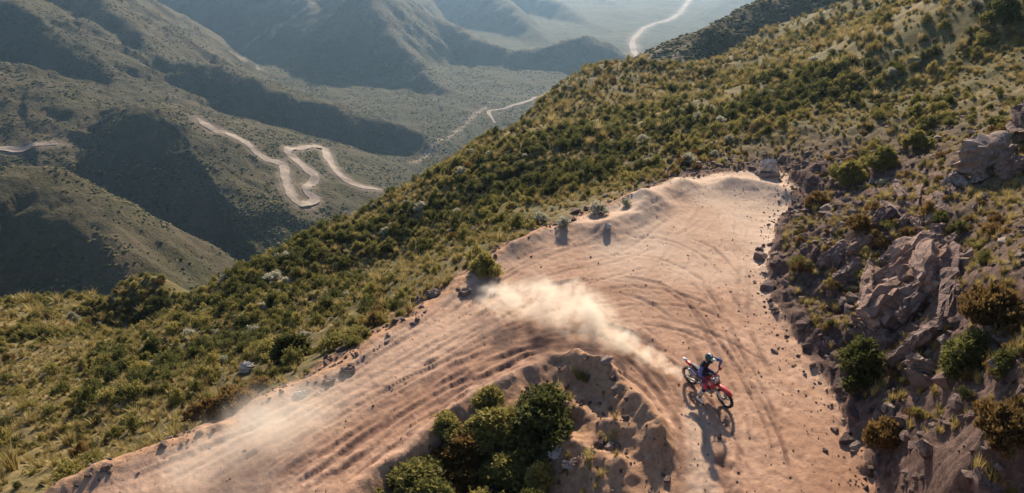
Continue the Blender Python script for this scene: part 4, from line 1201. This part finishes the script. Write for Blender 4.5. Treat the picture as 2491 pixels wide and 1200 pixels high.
# loose grit on the road itself
xg, yg = sample(26000, 12, 46, -40, 42)
sg_ = near_h(xg, yg, SDW); drt = near_h(xg, yg, d_rt)
kg = (sg_ > 0) & (rng.uniform(0, 1, len(xg)) < .10 + .9 * np.exp(-sg_ / .8) * (drt < 5) + .25 * np.exp(-drt / 2.5))
xg, yg = xg[kg], yg[kg]
gn_scatter('gravel', np.stack([xg, yg, near_h(xg, yg) + .01], 1), np.clip(.036 * np.exp(rng.normal(0, .5, len(xg))), .02, .16), RSRC, 'loose stones scattered over the dirt road', 'gravel', rough=.4)
# ------------------------------------------------------------------ motorcycle
def paint(name, col, rough=.4, metallic=0.0, spec=.5, dirt=.35):
    m = NT(name)
    tc = m.n('ShaderNodeTexCoord').outputs['Object']
    n = m.noise(9, 5, .65, tc)
    c = m.mix(m.rng(n, .48, .75, 0, dirt), col, (.36, .24, .16))
    return m.finish(c, rough, None, metallic, spec)
M_RED = paint('red_plastic', (.50, .018, .034), .45, dirt=.5)
M_WHT = paint('white_plastic', (.60, .58, .60), .45)
M_BLU = paint('blue_plastic', (.035, .045, .16), .4)
M_BLK = paint('black_rubber', (.018, .018, .020), .85, dirt=.25)
M_SEAT = paint('seat_cover', (.02, .022, .03), .7, dirt=.15)
M_ALU = paint('brushed_alloy', (.30, .30, .32), .45, .8, dirt=.35)
M_ENG = paint('engine_metal', (.14, .14, .15), .45, .7, dirt=.25)
M_RIM = paint('dark_rim', (.03, .03, .035), .4, .4, dirt=.2)

bike = bpy.data.objects.new('motorcycle', None); COL.objects.link(bike)
pf_, pr_ = at_z(1770, 988, 0.0), at_z(1672, 932, 0.0)
head = math.atan2(pf_[1] - pr_[1], pf_[0] - pr_[0]) - R(6)
mid = (pf_ + pr_) / 2
bike.location = (mid[0], mid[1], float(near_h(mid[0], mid[1])) - .015)
LEAN = 11.0
bike.rotation_mode = 'XYZ'
bike.rotation_euler = (R(LEAN), 0, head)
tag(bike, 'red, white and black dirt bike leaning into the hairpin bend', 'motorcycle')

def part(name, bm, mat, parent=None, smooth=True):
    o = bm_obj(name, bm, mat, parent or bike, smooth)
    return o
def profile(bm, pts, y0, y1, taper=1.0, bevel=.012):
    """extrude a side outline (x, z) between y0 and y1, edges rounded"""
    cx = sum(p[0] for p in pts) / len(pts); cz = sum(p[1] for p in pts) / len(pts)
    a = [bm.verts.new((x, y0, z)) for x, z in pts]
    b = [bm.verts.new((cx + (x - cx) * taper, y1, cz + (z - cz) * taper)) for x, z in pts]
    n = len(pts)
    f = [bm.faces.new(a[::-1]), bm.faces.new(b)]
    for i in range(n): f.append(bm.faces.new((a[i], a[(i + 1) % n], b[(i + 1) % n], b[i])))
    if bevel:
        ed = list({e for ff in f for e in ff.edges})
        bmesh.ops.bevel(bm, geom=ed, offset=bevel, segments=2, affect='EDGES', clamp_overlap=True)
def lathe_y(bm, prof, n=28, c=(0, 0, 0)):
    rings = []
    for r, y in prof:
        rings.append([bm.verts.new((c[0] + r * math.cos(2 * math.pi * k / n), c[1] + y, c[2] + r * math.sin(2 * math.pi * k / n))) for k in range(n)])
    for i in range(len(rings)):
        a, b = rings[i], rings[(i + 1) % len(rings)]
        for k in range(n): bm.faces.new((a[k], a[(k + 1) % n], b[(k + 1) % n], b[k]))
def wheel(x, r, wdt, nknob, parent, steer=0.0):
    bm = bmesh.new()                                    # hub and spokes
    lathe_y(bm, [(.02, -.06), (.05, -.06), (.05, -.03), (.035, -.02), (.035, .02), (.05, .03), (.05, .06), (.02, .06)], 14)
    for k in range(18):
        a = 2 * math.pi * k / 18; s = .04 if k % 2 else -.04
        tube_bm(bm, [(.045 * math.cos(a), s, .045 * math.sin(a)), ((r - .085) * math.cos(a + .25 * (1 if k % 4 < 2 else -1)), 0, (r - .085) * math.sin(a + .25 * (1 if k % 4 < 2 else -1)))], .0035, 4)
    lathe_y(bm, [(.075, .066), (.12, .066), (.12, .070), (.075, .070)], 20)     # brake disc
    o = part('wheel', bm, M_ALU, parent); o.location = (x, 0, r); o.rotation_euler = (0, 0, steer)
    bm = bmesh.new(); lathe_y(bm, [(r - .085, -.028), (r - .065, -.032), (r - .065, .032), (r - .085, .028)], 36)
    part('rim', bm, M_RIM, o)
    bm = bmesh.new()
    lathe_y(bm, [(r - .075, -.035), (r - .045, -wdt), (r - .018, -wdt * .8), (r - .010, 0), (r - .018, wdt * .8), (r - .045, wdt), (r - .075, .035)], 40)
    for k in range(nknob):
        a = 2 * math.pi * k / nknob
        for yy, w2 in ((-wdt * .55, .018), (wdt * .55, .018)) if k % 2 else ((0, .02),):
            c, s = math.cos(a), math.sin(a); t = .016
            v = []
            for rr_ in (r - .02, r + .004):
                for (dt, dy) in ((-t, -w2), (t, -w2), (t, w2), (-t, w2)):
                    v.append(bm.verts.new((c * rr_ - s * dt, yy + dy, s * rr_ + c * dt)))
            for q in ((4, 5, 6, 7), (0, 1, 5, 4), (1, 2, 6, 5), (2, 3, 7, 6), (3, 0, 4, 7)): bm.faces.new([v[j] for j in q])
    part('tyre', bm, M_BLK, o, False)
    return o
wheel(-.73, .335, .062, 40, bike)
STEER = R(-4)
wheel(.75, .345, .048, 44, bike, STEER)
bm = bmesh.new()
for s in (-1, 1):
    tube_bm(bm, [(.33, .055 * s, .83), (.12, .11 * s, .74), (-.12, .12 * s, .50), (-.16, .115 * s, .34)], .024, 8)       # perimeter beams
    tube_bm(bm, [(.33, .03 * s, .80), (.30, .07 * s, .42), (.12, .10 * s, .27), (-.16, .10 * s, .30)], .017, 8)         # cradle
    tube_bm(bm, [(-.05, .09 * s, .73), (-.50, .075 * s, .83)], .013, 6); tube_bm(bm, [(-.13, .11 * s, .52), (-.50, .075 * s, .81)], .012, 6)
tube_bm(bm, [(.31, 0, .74), (.37, 0, .92)], .035, 10)
part('frame', bm, M_ALU)
bm = bmesh.new()
for s in (-1, 1): tube_bm(bm, [(-.14, .09 * s, .37), (-.45, .105 * s, .365), (-.76, .115 * s, .335)], [.03, .026, .02], 8)
tube_bm(bm, [(-.22, -.09, .37), (-.22, .09, .37)], .025, 8)
part('swingarm', bm, M_ALU)
bm = bmesh.new()
profile(bm, [(-.12, .27), (.16, .25), (.24, .33), (.20, .46), (-.02, .48), (-.14, .40)], -.12, .12, 1, .03)
profile(bm, [(.06, .44), (.19, .44), (.24, .68), (.11, .70)], -.075, .075, 1, .02)
for k in range(5): profile(bm, [(.05 + k * .008, .48 + k * .036), (.21 + k * .008, .48 + k * .036), (.21 + k * .008, .488 + k * .036), (.05 + k * .008, .488 + k * .036)], -.095, .095, 1, 0)
lathe_y(bm, [(.01, .11), (.095, .11), (.095, .145), (.01, .15)], 18, (.03, 0, .35))
lathe_y(bm, [(.01, -.15), (.10, -.145), (.10, -.11), (.01, -.11)], 18, (.05, 0, .35))
part('engine', bm, M_ENG, smooth=False)
bm = bmesh.new()
tube_bm(bm, [(.22, -.02, .62), (.36, -.09, .58), (.34, -.14, .40), (.14, -.155, .40), (-.10, -.15, .52), (-.28, -.14, .62)], [.022, .022, .024, .026, .024, .026], 10)
tube_bm(bm, [(-.26, -.14, .61), (-.34, -.14, .645), (-.62, -.135, .74), (-.68, -.135, .76)], [.03, .052, .052, .035], 12)
part('exhaust', bm, M_ALU)
bm = bmesh.new()
tube_bm(bm, [(-.20, 0, .40), (-.06, 0, .68)], .022, 8); 
rings = 9
for k in range(rings):
    f = k / (rings - 1); c = Vector((-.185 + .09 * f, 0, .43 + .18 * f))
    tube_bm(bm, [c - Vector((.003, 0, .006)), c + Vector((.003, 0, .006))], .036, 10)
part('shock_absorber', bm, M_RED)
# fork, triple clamps, handlebar
fk = bmesh.new()
def steer_pt(p):
    o = Vector((.345, 0, .83)); v = Vector(p) - o
    return o + (Matrix.Rotation(STEER, 3, Vector((-.47, 0, .88)).normalized()) @ v)
for s in (-1, 1):
    tube_bm(fk, [steer_pt((.305, .105 * s, .98)), steer_pt((.44, .105 * s, .72)), steer_pt((.52, .105 * s, .60))], .028, 10)
    tube_bm(fk, [steer_pt((.51, .105 * s, .62)), steer_pt((.74, .100 * s, .345))], .021, 10)
    tube_bm(fk, [steer_pt((.335, .12 * s, .925)), steer_pt((.335, 0, .925))], .02, 6)
    tube_bm(fk, [steer_pt((.40, .12 * s, .79)), steer_pt((.40, 0, .79))], .022, 6)
part('fork', fk, M_ALU)
for s in (-1, 1):
    bm = bmesh.new()
    tube_bm(bm, [steer_pt((.575, .125 * s, .58)), steer_pt((.745, .125 * s, .36))], [.034, .040], 8)
    part('fork_guard', bm, M_WHT)
bm = bmesh.new()
tube_bm(bm, [steer_pt(p) for p in [(.24, -.40, 1.03), (.28, -.22, 1.07), (.33, -.08, 1.0), (.33, .08, 1.0), (.28, .22, 1.07), (.24, .40, 1.03)]], .013, 8)
tube_bm(bm, [steer_pt((.29, -.18, 1.07)), steer_pt((.29, .18, 1.07))], .020, 8)
hb = part('handlebar', bm, M_BLK)
for s in (-1, 1):
    bm = bmesh.new(); tube_bm(bm, [steer_pt((.24, .28 * s, 1.054)), steer_pt((.238, .405 * s, 1.028))], .019, 8); part('grip', bm, M_BLK, hb)
    bm = bmesh.new(); tube_bm(bm, [steer_pt((.29, .27 * s, 1.05)), steer_pt((.33, .37 * s, 1.03))], .007, 6); part('lever', bm, M_ALU, hb)
bm = bmesh.new(); profile(bm, [(.40, .80), (.44, .78), (.46, .98), (.42, 1.02)], -.10, .10, 1, .015); part('number_plate', bm, M_WHT)
# bodywork
def fender(name, line, widths, mat, th=.012):
    bm = bmesh.new(); top, bot = [], []
    for (x, z), w in zip(line, widths):
        row = []
        for dz in (0, -th):
            row.append([bm.verts.new((x, yy * w, z + dz - abs(yy) ** 2 * .035)) for yy in (-1, -.5, 0, .5, 1)])
        top.append(row[0]); bot.append(row[1])
    for A_, B_, flip in ((top, None, 0), (bot, None, 1)):
        for a, b in zip(A_[:-1], A_[1:]):
            for k in range(4): bm.faces.new((a[k], a[k + 1], b[k + 1], b[k]))
    for i in range(len(top) - 1):
        for k in (0, 4): bm.faces.new((top[i][k], top[i + 1][k], bot[i + 1][k], bot[i][k]))
    for i in (0, -1):
        for k in range(4): bm.faces.new((top[i][k], top[i][k + 1], bot[i][k + 1], bot[i][k]))
    return part(name, bm, mat)
fender('front_fender', [(.38, .755), (.52, .775), (.72, .765), (.90, .725), (1.04, .66)], [.06, .085, .088, .075, .04], M_RED)
fender('rear_fender', [(-.36, .83), (-.52, .86), (-.70, .905), (-.86, .94)], [.075, .09, .085, .07], M_RED)
fender('rear_fender_tip', [(-.85, .945), (-.95, .96), (-1.03, .965)], [.072, .06, .04], M_WHT)
bm = bmesh.new(); profile(bm, [(.30, .80), (.28, .93), (.14, .965), (.0, .93), (.02, .76), (.2, .70)], -.09, .09, 1, .035); part('fuel_tank', bm, M_RED)
bm = bmesh.new(); profile(bm, [(.20, .955), (.10, .975), (-.10, .95), (-.40, .935), (-.66, .945), (-.66, .905), (-.4, .87), (-.05, .87), (.12, .90)], -.075, .075, 1, .025); part('seat', bm, M_SEAT)
for s in (-1, 1):
    bm = bmesh.new(); profile(bm, [(.46, .74), (.42, .86), (.22, .90), (.06, .82), (.16, .66), (.32, .52), (.40, .55)], .115 * s, .165 * s, .86, .008); part('radiator_shroud', bm, M_RED)
    bm = bmesh.new(); profile(bm, [(.02, .80), (-.24, .87), (-.62, .88), (-.60, .78), (-.36, .64), (-.08, .62)], .085 * s, .125 * s, .9, .01); part('side_panel', bm, M_BLU)
    bm = bmesh.new(); profile(bm, [(-.30, .74), (-.55, .84), (-.58, .80), (-.36, .67)], .127 * s, .138 * s, .9, .003); part('side_graphic', bm, M_WHT)
    bm = bmesh.new(); profile(bm, [(.34, .70), (.34, .80), (.20, .82), (.22, .66)], .166 * s, .176 * s, .85, .003); part('shroud_graphic', bm, M_WHT)
    bm = bmesh.new(); profile(bm, [(-.05, .335), (.03, .335), (.03, .355), (-.05, .355)], .13 * s, .23 * s, 1, .004); part('footpeg', bm, M_ALU)
bm = bmesh.new()
lathe_y(bm, [(.06, .098), (.105, .098), (.105, .104), (.06, .104)], 24, (-.73, 0, .335))
tube_bm(bm, [(-.73, .101, .44), (-.08, .101, .40)], .008, 5); tube_bm(bm, [(-.73, .101, .232), (-.08, .101, .31)], .008, 5)
part('chain', bm, M_ENG)
bm = bmesh.new(); profile(bm, [(.30, .27), (.24, .42), (.22, .42), (.24, .26), (.05, .225), (.05, .21), (.24, .225)], -.11, .11, 1, .004); part('skid_plate', bm, M_ALU)

# ------------------------------------------------------------------ rider
M_JER = paint('black_jersey', (.022, .024, .040), .9, spec=.1, dirt=.12)
M_SLV = paint('blue_white_sleeve', (.12, .15, .34), .9, spec=.1, dirt=.2)
M_PNT = paint('navy_pants', (.030, .034, .085), .85, spec=.1, dirt=.2)
M_SKIN = paint('skin', (.45, .26, .18), .6, dirt=.0)
M_GLV = paint('red_glove', (.45, .03, .05), .8, spec=.2, dirt=.15)
M_BOOT = paint('white_boot', (.62, .62, .62), .5, dirt=.35)
M_HEL = paint('green_black_helmet', (.012, .060, .050), .3, dirt=.05)
M_VIS = paint('pale_visor', (.70, .76, .68), .4, dirt=.1)
M_GOG = paint('goggle_lens', (.02, .03, .06), .15, dirt=0)
M_PAD = paint('red_knee_patch', (.50, .03, .06), .8, dirt=.2)

person = bpy.data.objects.new('person', None); COL.objects.link(person)
person.location = bike.location; person.rotation_euler = bike.rotation_euler
tag(person, 'person in dark riding gear and helmet on the dirt bike, right boot out', 'person')
# joints in the bike's frame: x forward, y left, z up
J = {'pelvis': (-.10, -.02, 1.03), 'waist': (-.08, -.04, 1.20), 'chest': (.03, -.06, 1.41), 'neckb': (.12, -.07, 1.58), 'head': (.17, -.07, 1.69), 'crown': (.20, -.07, 1.79)}
G = {s: steer_pt((.238, .345 * s, 1.045)) for s in (-1, 1)}
for s, t in ((-1, 'r'), (1, 'l')):
    J['sh' + t] = (.08, -.06 + .21 * s, 1.52)
    J['el' + t] = (.20, .50 * s - .03, 1.30)
    J['wr' + t] = (G[s][0] - .055, G[s][1], G[s][2] + .045)
    J['hd' + t] = (G[s][0] - .005, G[s][1], G[s][2] + .032)
    J['hip' + t] = (-.09, -.02 + .10 * s, .97)
J.update({'knl': (.30, .24, .80), 'anl': (-.04, .20, .44), 'hel': (-.08, .20, .40), 'tol': (.13, .22, .385),
          'knr': (.31, -.37, .74), 'anr': (.11, -.49, .29), 'her': (.07, -.50, .235), 'tor': (.30, -.54, .205)})
E = [('pelvis', 'waist'), ('waist', 'chest'), ('chest', 'neckb'), ('neckb', 'head'), ('head', 'crown')]
for t in 'lr': E += [('chest', 'sh' + t), ('sh' + t, 'el' + t), ('el' + t, 'wr' + t), ('wr' + t, 'hd' + t), ('pelvis', 'hip' + t), ('hip' + t, 'kn' + t), ('kn' + t, 'an' + t), ('an' + t, 'to' + t)]
RAD = {'pelvis': .145, 'waist': .138, 'chest': .168, 'neckb': .062, 'head': .085, 'crown': .07}
for t in 'lr': RAD.update({'sh' + t: .078, 'el' + t: .054, 'wr' + t: .034, 'hd' + t: .042, 'hip' + t: .095, 'kn' + t: .068, 'an' + t: .052, 'to' + t: .036})
names = [k2 for k2 in J if k2 in RAD]
me = bpy.data.meshes.new('body')
me.from_pydata([J[k2] for k2 in names], [(names.index(a), names.index(b)) for a, b in E], [])
body = link('body', me)
sk = body.modifiers.new('skin', 'SKIN'); sk.use_smooth_shade = True; sk.branch_smoothing = .4
for i, k2 in enumerate(names):
    me.skin_vertices[0].data[i].radius = (RAD[k2], RAD[k2])
    me.skin_vertices[0].data[i].use_root = (k2 == 'pelvis')
body.modifiers.new('sub', 'SUBSURF').levels = 2
body.modifiers['sub'].render_levels = 2
dg = bpy.context.evaluated_depsgraph_get()
ev = bpy.data.meshes.new_from_object(body.evaluated_get(dg))
bpy.data.objects.remove(body)
bm = bmesh.new(); bm.from_mesh(ev)
# fingers closed round the grips
for s, t in ((-1, 'r'), (1, 'l')):
    g = G[s]
    for k2 in range(4):
        yy = g[1] + (.036 - .024 * k2) * s
        L = (1, 1.08, 1.02, .85)[k2]
        tube_bm(bm, [(g[0] - .01, yy, g[2] + .036), (g[0] + .026 * L, yy, g[2] + .030), (g[0] + .038 * L, yy, g[2] + .002), (g[0] + .020, yy, g[2] - .026 * L), (g[0] - .004, yy, g[2] - .028)], [.011, .011, .010, .009, .008], 6)
    tube_bm(bm, [(g[0] - .035, g[1] - .02 * s, g[2] + .025), (g[0] - .03, g[1] - .05 * s, g[2] - .005), (g[0] - .008, g[1] - .058 * s, g[2] - .026)], [.013, .011, .009], 6)
bmesh.ops.recalc_face_normals(bm, faces=bm.faces)
MATS = [M_JER, M_SLV, M_PNT, M_SKIN, M_GLV, M_PAD]
BONE = {('neckb', 'head'): 3, ('head', 'crown'): 3, ('pelvis', 'waist'): 0, ('waist', 'chest'): 0, ('chest', 'neckb'): 0}
def bone_mat(c):
    best, res, tt = 1e9, 0, 0
    for a, b in E:
        A_, B_ = Vector(J[a]), Vector(J[b]); d = B_ - A_
        t = max(0, min(1, (c - A_).dot(d) / d.length_squared)); q = (c - A_ - d * t).length - .6 * (RAD[a] * (1 - t) + RAD[b] * t)
        if q < best: best, res, tt = q, (a, b), t
    a, b = res
    if (a, b) in BONE: return BONE[(a, b)] 
    if a.startswith('sh'): return 1 if tt > .25 else 0
    if a == 'chest': return 0
    if a.startswith('el'): return 1 if tt < .85 else 4
    if a.startswith('wr'): return 4
    if a == 'pelvis': return 2
    if a.startswith('hip'): return 5 if tt > .72 else 2
    if a.startswith('kn'): return 5 if tt < .12 else 2
    return 2
for f in bm.faces:
    f.material_index = bone_mat(f.calc_center_median()); f.smooth = True
me = bpy.data.meshes.new('body'); bm.to_mesh(me); bm.free()
for m_ in MATS: me.materials.append(m_)
link('body', me, parent=person)
# boots
for t in 'lr':
    kn, an, he, to = (Vector(J[k2 + t]) for k2 in ('kn', 'an', 'he', 'to'))
    bm = bmesh.new()
    top = an + (kn - an) * .62
    tube_bm(bm, [top, an + (kn - an) * .3, an + (kn - an) * .02], [.075, .068, .06], 12)
    dirv = (to - he).normalized(); sole = Vector((0, 0, -.02))
    tube_bm(bm, [he - dirv * .03 + sole, he + dirv * .04, an * .4 + to * .6 + Vector((0, 0, -.0)), to, to + dirv * .05 - Vector((0, 0, .008))], [.04, .062, .056, .046, .022], 12)
    b = bm_obj('boot', bm, M_BOOT, person)
    bm = bmesh.new()
    for q in (.15, .33, .5):
        c = an + (kn - an) * q; d = (kn - an).normalized()
        tube_bm(bm, [c - d * .016, c + d * .016], .074, 12)
    tube_bm(bm, [he - dirv * .05 + Vector((0, 0, -.055)), to + dirv * .06 + Vector((0, 0, -.042))], [.038, .034], 10)
    bm_obj('boot_strap', bm, M_BLK, b)
# helmet
hc = Vector(J['head']) + Vector((.02, 0, .05))
def helmet():
    bm = bmesh.new()
    bmesh.ops.create_uvsphere(bm, u_segments=24, v_segments=16, radius=.135)
    for v in bm.verts:
        x, y, z = v.co
        v.co.x = x * 1.12; v.co.y = y * .95; v.co.z = z * 1.05
        if x > .03 and z < -.02: v.co.x += (.03 - z) * .55 * min(1, (x - .03) / .08); v.co.y *= .80      # chin bar
    # eye port
    port = [f for f in bm.faces if f.calc_center_median().x > .07 and -.045 < f.calc_center_median().z < .055 and abs(f.calc_center_median().y) < .10]
    bmesh.ops.delete(bm, geom=port, context='FACES')
    return bm
hm = bm_obj('helmet', helmet(), M_HEL, person); hm.location = hc; hm.rotation_euler = (R(-6), R(22), R(-8))
bm = bmesh.new()
rows = []
for x, z, w in ((.09, .105, .085), (.16, .125, .085), (.225, .115, .065)):
    rows.append([bm.verts.new((x, yy * w, z - .03 * yy * yy)) for yy in (-1, -.5, 0, .5, 1)])
for a, b in zip(rows[:-1], rows[1:]):
    for k2 in range(4): bm.faces.new((a[k2], a[k2 + 1], b[k2 + 1], b[k2]))
bmesh.ops.solidify(bm, geom=bm.faces[:], thickness=.008)
bm_obj('visor', bm, M_VIS, hm)
bm = bmesh.new()
profile(bm, [(.085, -.045), (.135, -.035), (.140, .03), (.085, .05)], -.088, .088, 1, .02)
bm_obj('goggles', bm, M_GOG, hm)
bm = bmesh.new()
tube_bm(bm, [(-.10, 0, .10), (-.02, 0, .145), (.06, 0, .132)], [.02, .03, .02], 8)
bm_obj('crest', bm, M_VIS, hm)
